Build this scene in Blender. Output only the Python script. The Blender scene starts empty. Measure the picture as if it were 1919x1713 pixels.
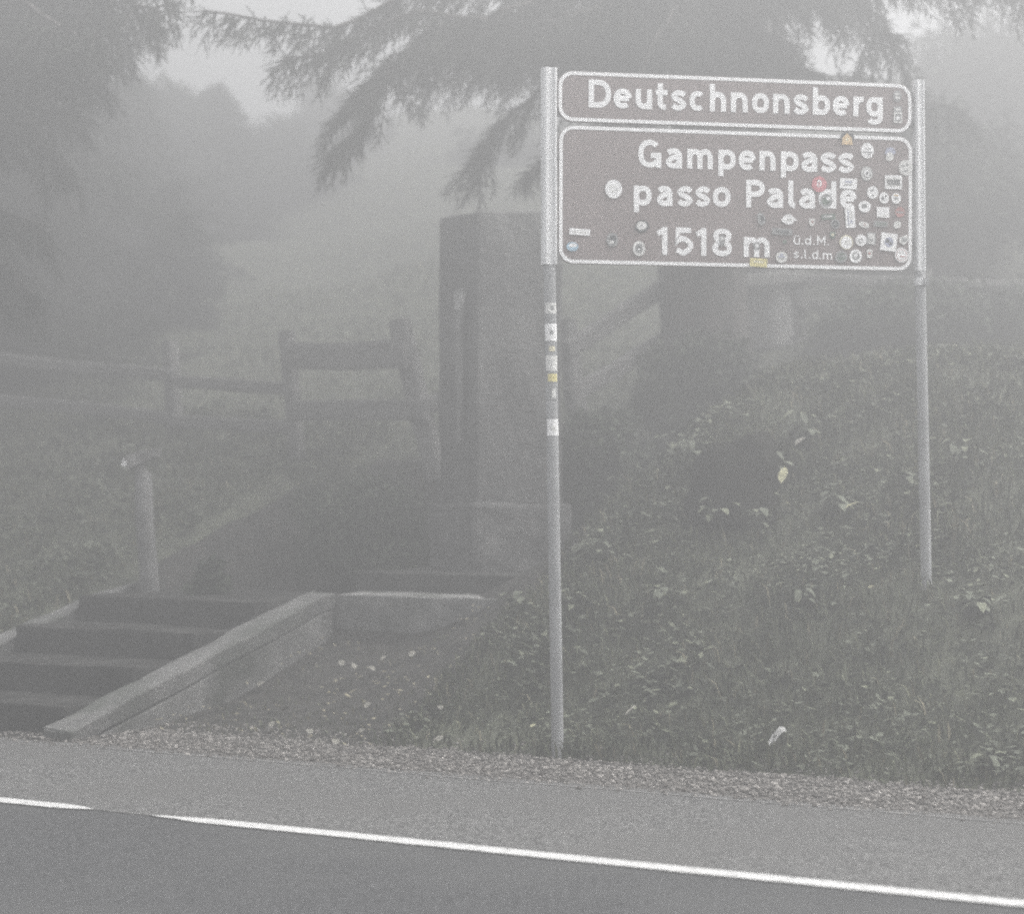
import bpy, math, random
import numpy as np
from mathutils import Vector, Matrix, noise
R = math.radians
random.seed(7); rng = np.random.default_rng(7)
sc = bpy.context.scene
COL = sc.collection

# ------------------------------------------------------------------ camera
F = 4000.0; HZ = 920.0; CAMZ = 1.25                      # focal length and horizon measured on the photograph
cam_d = bpy.data.cameras.new('camera'); cam = bpy.data.objects.new('camera', cam_d); COL.objects.link(cam)
cam.location = (0, 0, CAMZ); cam.rotation_euler = (R(90), 0, 0)
cam_d.sensor_width = 36; cam_d.lens = 36*F/1919; cam_d.shift_y = (HZ-856.5)/1919
cam_d.clip_end = 400
cam_d.dof.use_dof = True; cam_d.dof.focus_distance = 9.5; cam_d.dof.aperture_fstop = 1.7
sc.camera = cam

# ------------------------------------------------------------------ light
SUN_EL, SUN_AZ = 58.0, 80.0
w = bpy.data.worlds.new('World'); sc.world = w; w.use_nodes = True
nt = w.node_tree; bg = nt.nodes['Background']
sky = nt.nodes.new('ShaderNodeTexSky'); sky.sky_type = 'NISHITA'; sky.sun_disc = False
sky.sun_elevation = R(SUN_EL); sky.sun_rotation = R(SUN_AZ); sky.dust_density = 6.0; sky.air_density = 1.0
hs = nt.nodes.new('ShaderNodeHueSaturation'); hs.inputs['Saturation'].default_value = 0.10
nt.links.new(sky.outputs[0], hs.inputs['Color']); nt.links.new(hs.outputs[0], bg.inputs[0])
bg.inputs[1].default_value = 0.15
sd = bpy.data.lights.new('sun', 'SUN'); sd.energy = 1.2; sd.angle = R(45); sd.color = (1.0, 0.975, 0.94)
sun = bpy.data.objects.new('sun', sd); COL.objects.link(sun)
sv = Vector((math.sin(R(SUN_AZ))*math.cos(R(SUN_EL)), math.cos(R(SUN_AZ))*math.cos(R(SUN_EL)), math.sin(R(SUN_EL))))
sun.rotation_euler = (-sv).to_track_quat('-Z', 'Y').to_euler()
sc.view_settings.view_transform = 'Standard'; sc.view_settings.look = 'None'
sc.view_settings.gamma = 1.0; sc.view_settings.exposure = 2.4
cy = sc.cycles
cy.max_bounces = 6; cy.diffuse_bounces = 2; cy.glossy_bounces = 1; cy.transparent_max_bounces = 4; cy.volume_bounces = 0
cy.use_denoising = False
cy.filter_width = 2.0
cy.use_light_tree = False; cy.use_adaptive_sampling = False; cy.sampling_pattern = 'BLUE_NOISE'
cy.sample_clamp_indirect = 4.0
HAZE_DENSITY = 0.078; HAZE_G = 0.60

# ------------------------------------------------------------------ helpers
def P(px, py, Y):                                        # a photo pixel at a known distance -> a point of the place
    return Vector(((px-959.5)/F*Y, Y, CAMZ+(HZ-py)/F*Y))
CU, SU = math.cos(R(-31)), math.sin(R(-31))              # the road's direction
def TN(t, n, z=0.0): return Vector((t*CU - n*SU, t*SU + n*CU, z))
def tn(x, y): return x*CU + y*SU, -x*SU + y*CU

def link(o, parent=None):
    COL.objects.link(o)
    if parent: o.parent = parent
    return o
def tag(o, label=None, cat=None, group=None, kind=None):
    if label: o['label'] = label
    if cat: o['category'] = cat
    if group: o['group'] = group
    if kind: o['kind'] = kind
    return o
def thing(name, label, cat, loc=(0, 0, 0), rot=(0, 0, 0), group=None):
    o = bpy.data.objects.new(name, None); o.empty_display_size = .1
    o.location = loc; o.rotation_euler = rot
    return tag(link(o), label, cat, group)

class MB:
    def __init__(s): s.v = []; s.f = []; s.m = []
    def add(s, vs, fs, mi=0):
        b = len(s.v); s.v += [tuple(v) for v in vs]; s.f += [tuple(i+b for i in f) for f in fs]; s.m += [mi]*len(fs)
    def prism(s, ring, d, mi=0):                         # ring of points pushed along d
        n = len(ring); d = Vector(d); r = [Vector(p) for p in ring]
        s.add(r+[p+d for p in r], [tuple(range(n))[::-1], tuple(range(n, 2*n))]+[(i, (i+1) % n, n+(i+1) % n, n+i) for i in range(n)], mi)
    def tube(s, pts, rad, n=10, mi=0, cap=True):
        pts = [Vector(p) for p in pts]; rad = rad if hasattr(rad, '__len__') else [rad]*len(pts)
        vs = []; fs = []
        for i, p in enumerate(pts):
            d = (pts[min(i+1, len(pts)-1)]-pts[max(i-1, 0)]).normalized()
            a = Vector((0, 0, 1)) if abs(d.z) < .9 else Vector((0, 1, 0))
            e1 = d.cross(a).normalized(); e2 = d.cross(e1)
            for k in range(n):
                q = 2*math.pi*k/n; vs.append(p+(e1*math.cos(q)+e2*math.sin(q))*rad[i])
        for i in range(len(pts)-1):
            for k in range(n): fs.append((i*n+k, i*n+(k+1) % n, (i+1)*n+(k+1) % n, (i+1)*n+k))
        s.add(vs, fs, mi)
        if cap:                                          # end caps keep their own corners, so smooth sides stay straight
            s.add(vs[:n], [tuple(range(n))], mi); s.add(vs[-n:], [tuple(range(n))[::-1]], mi)
    def block(s, c, ex, ey, ez, rough=0.0, seg=1, mi=0, bev=0.0):   # box from half-extent vectors, optional bevel
        import bmesh
        bm = bmesh.new(); bmesh.ops.create_cube(bm, size=2.0)
        L = (ex.length, ey.length, ez.length)
        for v in bm.verts: v.co = Vector((v.co.x*L[0], v.co.y*L[1], v.co.z*L[2]))
        if bev: bmesh.ops.bevel(bm, geom=list(bm.edges), offset=bev, segments=2, affect='EDGES', profile=.6)
        if seg > 1: bmesh.ops.subdivide_edges(bm, edges=[e for e in bm.edges if e.calc_length() > .12], cuts=seg, use_grid_fill=True)
        bm.normal_update()
        X, Yv, Z = ex.normalized(), ey.normalized(), ez.normalized()
        vs = []
        for v in bm.verts:
            p = Vector(c)+X*v.co.x+Yv*v.co.y+Z*v.co.z
            if rough: p = p+(X*v.normal.x+Yv*v.normal.y+Z*v.normal.z)*rough*noise.noise(p*5.0)
            vs.append(p)
        bm.verts.index_update(); s.add(vs, [[v.index for v in f.verts] for f in bm.faces], mi); bm.free()
    def build(s, name, mats, parent=None, smooth=False):
        me = bpy.data.meshes.new(name); me.from_pydata(s.v, [], s.f)
        for m in (mats if isinstance(mats, (list, tuple)) else [mats]): me.materials.append(m)
        me.polygons.foreach_set('material_index', s.m)
        if smooth: me.polygons.foreach_set('use_smooth', [True]*len(s.f))
        me.update(); return link(bpy.data.objects.new(name, me), parent)

class Soup:                                              # many small triangles, kept as numpy arrays
    def __init__(s): s.t = []; s.m = []
    def add(s, tris, mi=0): s.t.append(np.asarray(tris, dtype=np.float32).reshape(-1, 3, 3)); s.m.append(np.full(len(s.t[-1]), mi, dtype=np.int32))
    def build(s, name, mats, parent=None):
        t = np.concatenate(s.t); n = len(t); me = bpy.data.meshes.new(name)
        me.vertices.add(n*3); me.vertices.foreach_set('co', t.reshape(-1))
        me.loops.add(n*3); me.loops.foreach_set('vertex_index', np.arange(n*3, dtype=np.int32))
        me.polygons.add(n); me.polygons.foreach_set('loop_start', np.arange(0, n*3, 3, dtype=np.int32))
        for m in (mats if isinstance(mats, (list, tuple)) else [mats]): me.materials.append(m)
        me.polygons.foreach_set('material_index', np.concatenate(s.m))
        me.update(calc_edges=True); me.validate()
        return link(bpy.data.objects.new(name, me), parent)

# ------------------------------------------------------------------ materials
def mat(name, c1, c2=None, scale=8.0, rough=.85, bump=0.0, bscale=None, detail=6, lo=.35, hi=.65, metal=0.0, stretch=None, spec=.3, c3=None, s3=1.0):
    m = bpy.data.materials.new(name); m.use_nodes = True; t = m.node_tree; N = t.nodes; b = N['Principled BSDF']
    b.inputs['Roughness'].default_value = rough; b.inputs['Metallic'].default_value = metal
    b.inputs['Specular IOR Level'].default_value = spec
    if c2 is None: b.inputs['Base Color'].default_value = (*c1, 1)
    tc = N.new('ShaderNodeTexCoord'); mp = N.new('ShaderNodeMapping'); t.links.new(tc.outputs['Object'], mp.inputs[0])
    if stretch: mp.inputs['Scale'].default_value = stretch
    if c2 is not None:
        nz = N.new('ShaderNodeTexNoise'); nz.inputs['Scale'].default_value = scale; nz.inputs['Detail'].default_value = detail
        t.links.new(mp.outputs[0], nz.inputs['Vector'])
        r = N.new('ShaderNodeValToRGB'); r.color_ramp.elements[0].position = lo; r.color_ramp.elements[1].position = hi
        r.color_ramp.elements[0].color = (*c1, 1); r.color_ramp.elements[1].color = (*c2, 1)
        t.links.new(nz.outputs[0], r.inputs[0]); out = r.outputs[0]
        if c3 is not None:
            n3 = N.new('ShaderNodeTexNoise'); n3.inputs['Scale'].default_value = s3; n3.inputs['Detail'].default_value = 4
            t.links.new(mp.outputs[0], n3.inputs['Vector'])
            r3 = N.new('ShaderNodeValToRGB'); r3.color_ramp.elements[0].position = .45; r3.color_ramp.elements[1].position = .62
            t.links.new(n3.outputs[0], r3.inputs[0])
            mx = N.new('ShaderNodeMix'); mx.data_type = 'RGBA'
            t.links.new(r3.outputs[0], mx.inputs[0]); t.links.new(out, mx.inputs[6]); mx.inputs[7].default_value = (*c3, 1); out = mx.outputs[2]
        t.links.new(out, b.inputs['Base Color'])
    if bump:
        n2 = N.new('ShaderNodeTexNoise'); n2.inputs['Scale'].default_value = bscale or scale*3; n2.inputs['Detail'].default_value = 8
        t.links.new(mp.outputs[0], n2.inputs['Vector'])
        bp = N.new('ShaderNodeBump'); bp.inputs['Strength'].default_value = bump; bp.inputs['Distance'].default_value = .02
        t.links.new(n2.outputs[0], bp.inputs['Height']); t.links.new(bp.outputs[0], b.inputs['Normal'])
    return m
M = {}
M['soil'] = mat('soil', (.014, .0135, .012), (.038, .036, .032), 9, bump=.7, bscale=25)
M['turf'] = mat('turf', (.037, .041, .029), (.074, .080, .055), 7, bump=.7, bscale=30)
M['asphalt'] = mat('asphalt', (.026, .027, .029), (.075, .076, .078), 85, rough=.8, bump=.5, bscale=160, c3=(.060, .061, .062), s3=.9, detail=3)
M['shoulder'] = mat('worn_asphalt', (.045, .045, .045), (.185, .184, .181), 75, rough=.9, bump=.8, bscale=120, c3=(.110, .109, .107), s3=1.1, detail=3)
M['seam'] = mat('seam', (.12, .12, .12), (.21, .207, .204), 20)
M['line'] = mat('line_paint', (.27, .27, .267), (.47, .47, .465), 26, rough=.7, lo=.28, hi=.46)
M['gravel_base'] = mat('gravel_base', (.055, .052, .049), (.13, .122, .115), 32, bump=.8, bscale=60)
M['stone_a'] = mat('stone_a', (.105, .099, .093), (.19, .18, .17), 20)
M['stone_b'] = mat('stone_b', (.20, .188, .176), (.31, .293, .276), 20)
M['stone_c'] = mat('stone_c', (.06, .056, .052), (.115, .105, .097), 20)
M['concrete'] = mat('concrete', (.11, .11, .107), (.20, .198, .193), 6, bump=.5, bscale=40, c3=(.06, .063, .056), s3=3, spec=.1)
M['coping'] = mat('coping', (.085, .085, .083), (.145, .144, .140), 5, bump=.5, bscale=40, c3=(.07, .074, .067), s3=3)
M['granite'] = mat('granite', (.065, .065, .065), (.105, .104, .102), 14, bump=.5, bscale=30, c3=(.115, .115, .112), s3=1.6)
M['plinth'] = mat('plinth', (.07, .07, .07), (.125, .124, .122), 12, bump=.5, bscale=30)
M['plaque'] = mat('plaque', (.26, .26, .255), (.42, .42, .41), 14)
M['limerun'] = mat('lime_run', (.14, .14, .137), (.24, .24, .235), 14)
M['slab'] = mat('slab', (.035, .035, .034), (.075, .075, .072), 6, bump=.5, bscale=30, spec=.05)
M['block'] = mat('block', (.14, .14, .137), (.25, .248, .242), 9, bump=.6, bscale=40, c3=(.11, .113, .105), s3=3, spec=.1)
M['step'] = mat('step', (.024, .024, .0235), (.048, .0475, .046), 6, bump=.6, bscale=30, spec=0)
M['wood'] = mat('weathered_wood', (.14, .138, .133), (.22, .217, .21), 5, bump=.5, bscale=22, stretch=(1, 1, 4))
M['palepost'] = mat('pale_post', (.13, .13, .128), (.20, .199, .196), 9, bump=.3)
M['palehead'] = mat('pale_head', (.14, .138, .134), (.30, .295, .285), 12)
M['white'] = mat('white', (.74, .74, .74), (.82, .82, .82), 8)
M['steel'] = mat('galvanised', (.25, .255, .26), (.345, .35, .355), 14, rough=.7, metal=0, stretch=(1, 1, .25))
M['sleeve'] = mat('bright_galvanised', (.70, .705, .71), (.82, .825, .83), 16, rough=.55, metal=.1, stretch=(1, 1, .2))
M['brown'] = mat('sign_brown', (.222, .188, .183), (.256, .217, .212), 3.5, rough=.6, c3=(.238, .201, .196), s3=9)
M['sheet'] = mat('reflective_white', (.90, .90, .90), (.94, .94, .94), 6, rough=.5)
M['back'] = mat('panel_back', (.25, .25, .25))
M['bark'] = mat('dark_bark', (.035, .032, .03), (.085, .078, .072), 7, bump=1.0, bscale=12, stretch=(1, 1, .3))
M['stump'] = mat('stump', (.008, .008, .007), (.024, .024, .020), 6, bump=1.0, bscale=14, spec=0)
M['palebark'] = mat('pale_bark', (.17, .17, .165), (.34, .338, .33), 5, bump=.6, bscale=12, stretch=(1, 1, .5))
M['needle'] = mat('needle', (.022, .028, .022), (.046, .054, .040), 2.5, rough=.75)
M['farneedle'] = mat('far_needle', (.022, .029, .022), (.045, .055, .038), 1.5, rough=.8)
M['leafdark'] = mat('leaf_dark', (.025, .033, .022), (.055, .068, .042), 3, rough=.7)
M['blade_a'] = mat('blade_a', (.054, .063, .041), (.113, .126, .084), 2.5)
M['blade_b'] = mat('blade_b', (.10, .108, .070), (.17, .175, .115), 3)
M['blade_c'] = mat('blade_c', (.16, .145, .10), (.28, .255, .18), 3)
M['broad_a'] = mat('broad_a', (.060, .067, .050), (.128, .140, .104), 2.5)
M['broad_b'] = mat('broad_b', (.105, .114, .08), (.18, .192, .135), 4)
M['dryleaf'] = mat('dry_leaf', (.15, .145, .125), (.30, .29, .255), 12)
M['yellowleaf'] = mat('yellow_leaf', (.32, .31, .19), (.44, .43, .29), 12)
M['pale_scrap'] = mat('pale_scrap', (.34, .34, .33), (.50, .50, .49), 20)
def flat(n, c): return mat(n, c, tuple(min(1, x*1.15) for x in c), 60, rough=.6)
K = {'W': flat('sticker_white', (.84, .84, .84)), 'w': flat('sticker_offwhite', (.66, .66, .64)), 'g': flat('sticker_grey', (.28, .285, .285)),
     'd': flat('sticker_dark', (.075, .08, .085)), 'n': flat('sticker_green', (.13, .17, .14)), 'r': flat('sticker_red', (.52, .18, .20)),
     'y': flat('sticker_yellow', (.64, .57, .26)), 'o': flat('sticker_orange', (.64, .47, .27)), 'b': flat('sticker_blue', (.34, .49, .60)),
     'p': flat('sticker_pink', (.36, .17, .16)), 'l': flat('sticker_lilac', (.34, .36, .46)), 'c': flat('sticker_cream', (.66, .62, .46))}

# ------------------------------------------------------------------ terrain
def ss(a, b, x):
    x = min(1, max(0, (x-a)/(b-a))); return x*x*(3-2*x)
def pw(pts, n):
    if n <= pts[0][0]: return pts[0][1]
    for (a, za), (b, zb) in zip(pts, pts[1:]):
        if n <= b: return za+(zb-za)*(n-a)/(b-a)
    return pts[-1][1]
PA = [(8.62, 0), (8.9, .10), (9.86, .77), (11.4, 1.66), (12.4, 2.02), (17.2, 2.55), (20, 3.6), (32, 9.8), (36, 11.3), (60, 11.3)]
PB = [(8.5, 0), (9.3, .10), (10.2, .38), (10.4, .56), (12.0, .62), (12.9, 1.40), (15, 2.05), (32, 8.2), (36, 8.6), (60, 8.6)]
PC = [(7.9, 0), (8.3, .08), (10.2, .70), (13, 1.75), (16, 2.7), (30, 7.4), (36, 8.0), (60, 7.5)]
def ground_z(x, y):
    t, n = tn(x, y)
    a = pw(PA, n); b = pw(PB, n); c = pw(PC, n)
    z = b+(a-b)*ss(-6.9, -5.3, t)
    z = c+(z-c)*ss(-8.95, -8.75, t) if n < 12 else c+(z-c)*ss(-11.5, -7.5, t)
    if n > 8.7:
        k = ss(8.7, 9.6, n)
        flatz = 1-ss(-9.0, -8.6, t)*(1-ss(-6.1, -5.5, t))*(1-ss(11.9, 12.5, n))
        z += k*(.07*noise.noise((x*1.3, y*1.3, 3))+.035*noise.noise((x*4, y*4, 9)))*(.3+.7*flatz)
        if n > 14: z += .5*noise.noise((x*.35, y*.35, 5))*ss(14, 18, n)
    return z
def grid_axis(segs):
    out = []
    for a, b, s in segs: out += list(np.arange(a, b, s))
    return out+[segs[-1][1]]
ts = grid_axis([(-34, -16, 1.5), (-16, -11, .5), (-11, -2, .11), (-2, 3, .4), (3, 19.4, 1.6)])
ns = grid_axis([(-7, 7, 1.4), (7, 8.4, .2), (8.4, 14.5, .11), (14.5, 22, .5), (22, 34.6, 1.2)])
vs = []; fs = []; mi = []
for n in ns:
    for t in ts:
        p = TN(t, n); p.z = ground_z(p.x, p.y); vs.append(p)
nw = len(ts)
for j in range(len(ns)-1):
    for i in range(nw-1):
        fs.append((j*nw+i, j*nw+i+1, (j+1)*nw+i+1, (j+1)*nw+i))
        t, n = (ts[i]+ts[i+1])/2, (ns[j]+ns[j+1])/2
        e = .35*noise.noise((t*1.5, n*1.5, 1))
        bare = (-8.9 < t < -5.9+e and n < 12.9) or n < 8.55
        mi.append(0 if bare else 1)
g = MB(); g.v = vs; g.f = fs; g.m = mi
go = g.build('ground', [M['soil'], M['turf']], smooth=True); tag(go, kind='structure')

def sheet(name, t0, t1, n0, n1, z, m, edge=0.0, step=.25):
    b = MB(); k = int((t1-t0)/step); v = []
    for i in range(k+1):
        t = t0+(t1-t0)*i/k
        e = edge*noise.noise((t*2.2, 5, 1))+edge*.6*noise.noise((t*9, 2, 1))
        v += [TN(t, n0, z), TN(t, n1+e, z)]
    b.add(v, [(2*i, 2*i+2, 2*i+3, 2*i+1) for i in range(k)])
    return tag(b.build(name, m), kind='structure')
sheet('road', -33.5, 18.5, -6.5, 6.30, .004, M['asphalt'], .004)
sheet('road_shoulder', -33.5, 18.5, 6.285, 7.90, .0065, M['shoulder'], .035)
sheet('gravel_strip', -7.3, 18.5, 7.80, 8.70, .0035, M['gravel_base'], .06)
# thin pale seam of the asphalt edge
b = MB(); v = []
for i in range(121):
    t = -7.0+i*.12; e = .025*noise.noise((t*1.1, 8, 2)); wd = .010+.008*noise.noise((t*4, 1, 7)); v += [TN(t, 7.80+e-wd, .009), TN(t, 7.80+e+wd, .009)]
b.add(v, [(2*i, 2*i+2, 2*i+3, 2*i+1) for i in range(120)]); tag(b.build('asphalt_seam', M['seam']), kind='structure')
# edge line, worn through for a short length
def line(t0, t1, f0, f1):
    b = MB(); v = []; k = int(abs(t1-t0)/.06)
    for i in range(k+1):
        t = t0+(t1-t0)*i/k
        wd = .049*min(1, .12+max(0, (t-t0))/f0 if f0 else 1)*min(1, .12+max(0, (t1-t))/f1 if f1 else 1)
        c = 6.285+.004*noise.noise((t*.8, 0, 0))
        v += [TN(t, c-wd+.007*noise.noise((t*14, 1, 0)), .0095), TN(t, c+wd+.007*noise.noise((t*14, 4, 0)), .0095)]
    b.add(v, [(2*i, 2*i+2, 2*i+3, 2*i+1) for i in range(k)])
    tag(b.build('road_marking', M['line']), kind='structure')
line(-33.5, -5.68, 0, .16); line(-5.38, 18.5, .30, 0)

# ------------------------------------------------------------------ gravel
def stones(name, n, t0, t1, n0, n1, s0, s1, z0=.006, mats=('stone_a', 'stone_b', 'stone_c')):
    phi = (1+5**.5)/2
    iv = np.array([(-1, phi, 0), (1, phi, 0), (-1, -phi, 0), (1, -phi, 0), (0, -1, phi), (0, 1, phi), (0, -1, -phi), (0, 1, -phi), (phi, 0, -1), (phi, 0, 1), (-phi, 0, -1), (-phi, 0, 1)])/1.9
    fi = np.array([(0, 11, 5), (0, 5, 1), (0, 1, 7), (0, 7, 10), (0, 10, 11), (1, 5, 9), (5, 11, 4), (11, 10, 2), (10, 7, 6), (7, 1, 8), (3, 9, 4), (3, 4, 2), (3, 2, 6), (3, 6, 8), (3, 8, 9), (4, 9, 5), (2, 4, 11), (6, 2, 10), (8, 6, 7), (9, 8, 1)])
    sp = Soup()
    for i in range(n):
        t = rng.uniform(t0, t1); nn = n0+(n1-n0)*rng.beta(2.2, 1.8)+.05*noise.noise((t*1.7, 3, 3))
        p = TN(t, nn); s = rng.uniform(s0, s1)*(.6+rng.random()**3)
        v = iv*rng.uniform(.7, 1.25, (12, 3))*np.array([s, s*rng.uniform(.6, 1), s*rng.uniform(.45, .8)])
        a = rng.uniform(0, 6.28); c, q = math.cos(a), math.sin(a)
        v = v@np.array([[c, q, 0], [-q, c, 0], [0, 0, 1]])
        z = max(z0, ground_z(p.x, p.y))
        sp.add((v+np.array([p.x, p.y, z+s*.25]))[fi], int(rng.choice(3, p=[.5, .3, .2])))
    return tag(sp.build(name, [M[k] for k in mats]), 'loose gravel and leaf litter strip between asphalt and grass bank', 'gravel', kind='stuff')
stones('gravel', 19000, -7.9, -1.2, 7.72, 8.78, .003, .0115)

# ------------------------------------------------------------------ grass
def blades(n, t0, t1, n0, n1, h0, h1, keep, wid=.0045, mats=(0, 1, 2), pr=(.72, .20, .08)):
    out = [[], [], []]; i = 0
    while i < n:
        t = rng.uniform(t0, t1); nn = rng.uniform(n0, n1)
        if not keep(t, nn): i += 1; continue
        p = TN(t, nn); z = ground_z(p.x, p.y)
        dens = .5+.9*noise.noise((p.x*1.6, p.y*1.6, 4))
        if rng.random() > dens+.45: i += 1; continue
        h = rng.uniform(h0, h1)*(.75+.6*max(0, dens)); a = rng.uniform(0, 6.28); b = rng.uniform(0, 6.28); l = rng.uniform(.1, .9)*h
        base = np.array([p.x, p.y, z-.01]); sd_ = np.array([math.cos(a), math.sin(a), 0])*wid*rng.uniform(.6, 1.6)
        # blades lean downhill, toward the road
        lean = np.array([math.cos(b)*l - SU*-.25*h, math.sin(b)*l - .35*h, 0])
        mid = base+lean*.35+np.array([0, 0, h*.62]); tip = base+lean+np.array([0, 0, h*rng.uniform(.7, 1.0)])
        k = int(rng.choice(3, p=pr))
        out[k] += [(base-sd_, base+sd_, mid+sd_*.8), (base-sd_, mid+sd_*.8, mid-sd_*.8), (mid-sd_*.8, mid+sd_*.8, tip)]
        i += 1
    return out
def leafquads(sp, n, t0, t1, n0, n1, s0, s1, keep, mi):
    tri = []
    for i in range(n):
        t = rng.uniform(t0, t1); nn = rng.uniform(n0, n1)
        if not keep(t, nn): continue
        p = TN(t, nn)
        if rng.random() > .45+1.7*noise.noise((p.x*2.2, p.y*2.2, 14)): continue
        z = ground_z(p.x, p.y)+rng.uniform(.005, .05)+.09*max(0, noise.noise((p.x*2.2, p.y*2.2, 14))); s = rng.uniform(s0, s1)*(1+.9*max(0, noise.noise((p.x*1.7, p.y*1.7, 22))))
        a = rng.uniform(0, 6.28); e1 = np.array([math.cos(a), math.sin(a), rng.uniform(-.5, .5)])*s; e2 = np.array([-math.sin(a), math.cos(a), rng.uniform(-.5, .5)])*s*rng.uniform(.35, .7)
        c = np.array([p.x, p.y, z]); q = [c-e1, c-e1*.2+e2, c+e1, c-e1*.2-e2]
        tri += [(q[0], q[1], q[2]), (q[0], q[2], q[3])]
    if tri: sp.add(tri, mi)
sp = Soup()
rk = lambda t, n: n > 8.60+.12*noise.noise((t*2, 0, 4)) and (t > -5.95 + .25*noise.noise((n*2, t, 7)) or n > 12.3)
for k, tl in enumerate(blades(46000, -7.0, -1.0, 8.55, 12.8, .035, .125, rk)): sp.add(tl, k)
for k, tl in enumerate(blades(12000, -7.0, 0.5, 12.6, 18, .03, .09, lambda t, n: True, wid=.005)): sp.add(tl, k)
leafquads(sp, 26000, -6.6, -1.0, 8.65, 12.5, .010, .028, rk, 3)
leafquads(sp, 3800, -6.6, -1.0, 8.75, 12.5, .010, .030, rk, 4)
lk = lambda t, n: t < -9.05 and n > 8.2
for k, tl in enumerate(blades(14000, -13, -9, 8.1, 13.5, .04, .10, lk, wid=.005)): sp.add(tl, k)
for k, tl in enumerate(blades(8000, -14, -7, 12.4, 18, .03, .09, lambda t, n: True, wid=.005)): sp.add(tl, k)
leafquads(sp, 9000, -13, -9, 8.2, 13.5, .012, .036, lk, 3)
leafquads(sp, 800, -7.5, -5.6, 8.45, 10.2, .006, .016, lambda t, n: True, 2)
for k, tl in enumerate(blades(900, -8.0, -5.9, 8.5, 10.1, .02, .05, lambda t, n: t > -7.3, pr=(.5, .2, .3))): sp.add(tl, k)
tag(sp.build('grass', [M['blade_a'], M['blade_b'], M['blade_c'], M['broad_a'], M['broad_b']]), 'short mixed grass and clover covering the slopes', 'grass', kind='stuff')

# ------------------------------------------------------------------ stone steps, low walls, monument
UT = Vector((CU, SU, 0)); UN = Vector((-SU, CU, 0)); UZ = Vector((0, 0, 1))
st = thing('stone_steps', 'dark worn stone steps climbing from the road beside the sloping kerb', 'steps', TN(-8.2, 8.0, 0))
for i in range(4):
    b = MB(); n0 = 8.12+.52*i; z1 = .155*(i+1)
    d = (.52 if i < 3 else 1.1)
    b.block(TN(-8.2, n0+d/2+.02, z1-.085)-st.location, UT*.665, UN*(d/2+.02), UZ*.085, rough=.02, seg=3, bev=.012)
    b.build('tread', M['step'], st)
b = MB(); b.prism([TN(-8.86, 8.14, -.2)-st.location, TN(-8.86, 10.9, -.2)-st.location, TN(-8.86, 10.9, .44)-st.location, TN(-8.86, 10.22, .44)-st.location, TN(-8.86, 8.14, -.02)-st.location], UT*1.32)
b.build('footing', M['soil'], st)

def sloped(name, m, t, wd, n0, z0, n1, z1, depth, parent, org, flat_end=.12):
    b = MB(); k = 14
    for i in range(k):
        pass
    ring = []
    top = [(n0+(n1-n0)*i/k, z0+(z1-z0)*i/k) for i in range(k+1)]+[(n1+flat_end, z1+.012)]
    bot = [(n, z-depth) for n, z in reversed(top)]
    v = []
    for side in (0, 1):
        for n, z in top+bot:
            p = TN(t+(wd if side else 0), n, z); v.append(p+UZ*.012*noise.noise(p*6)+UT*.01*noise.noise(p*7)-org)
    L = len(top+bot); K_ = len(top)
    f = [(i, (i+1) % L, L+(i+1) % L, L+i) for i in range(L)]
    for s in (0, L): f += [(s+i, s+i+1, s+L-2-i, s+L-1-i) for i in range(K_-1)]
    b.add(v, f); o = b.build(name, m, parent)
    bv = o.modifiers.new('bevel', 'BEVEL'); bv.width = .012; bv.segments = 2; bv.limit_method = 'ANGLE'
    return o
o0 = TN(-7.5, 8.0, 0)
cw = thing('sloping_kerb', 'pale concrete kerb wall sloping down along the right side of the stone steps', 'kerb wall', o0)
sloped('coping', M['coping'], -7.53, .17, 7.98, .055, 10.12, .635, .10, cw, o0)
sloped('wall', M['concrete'], -7.51, .147, 8.05, -.035, 10.12, .537, .55, cw, o0, .10)
o1 = TN(-8.9, 8.1, 0)
lk_ = sloped('stair_edging', M['coping'], -9.02, .13, 8.0, .10, 10.25, .68, .5, None, Vector((0, 0, 0)))
tag(lk_, 'grey stone edging along the grassy left side of the stone steps', 'edging')
rw = thing('retaining_wall', 'low grey block wall with coping in front of the stone pillar', 'wall', TN(-6.5, 10.2, 0))
x = -7.385
for wdt in (.52, .47, .56, .5):
    b = MB(); b.block(TN(x+wdt/2, 10.42, .43)-rw.location, UT*(wdt/2-.003), UN*.17, UZ*.21, rough=.02, seg=3, bev=.008)
    b.build('block', M['block'], rw); x += wdt
pf = MB(); pf.block(TN(-6.85, 11.45, .66), UT*.67, UN*.80, UZ*.10, rough=.015, seg=3, bev=.015)
tag(pf.build('stone_platform', M['slab']), 'wide flat stone slab that the tall pillar stands on', 'slab')
mon_c = P(940, 1065, 13.25); mon_c.z = .755
yaw = R(29)
mon = thing('stone_monument', 'tall grey rough stone pillar on a square base behind the low wall', 'monument', mon_c, (0, 0, yaw))
EX, EY = Vector((1, 0, 0)), Vector((0, 1, 0))
b = MB(); b.block(Vector((0, .02, .20)), EX*.345, EY*.30, UZ*.215, rough=.02, seg=4, bev=.02); b.build('base', M['plinth'], mon)
b = MB(); b.block(Vector((.008, .03, 1.305)), EX*.305, EY*.255, UZ*.905, rough=.035, seg=5, bev=.02)
b.v = [(x_*(1-.02*max(0, z_-.4)), y_, z_+(.03*x_ if z_ > 2.1 else 0)) for x_, y_, z_ in b.v]
b.build('shaft', M['granite'], mon)
b = MB(); q = [(-.05, 1.72), (.045, 1.73), (.05, 1.60), (.02, 1.45), (.035, 1.2), (.02, .95), (.01, .78), (-.015, .80), (-.02, 1.1), (-.03, 1.4), (-.045, 1.58)]
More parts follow.
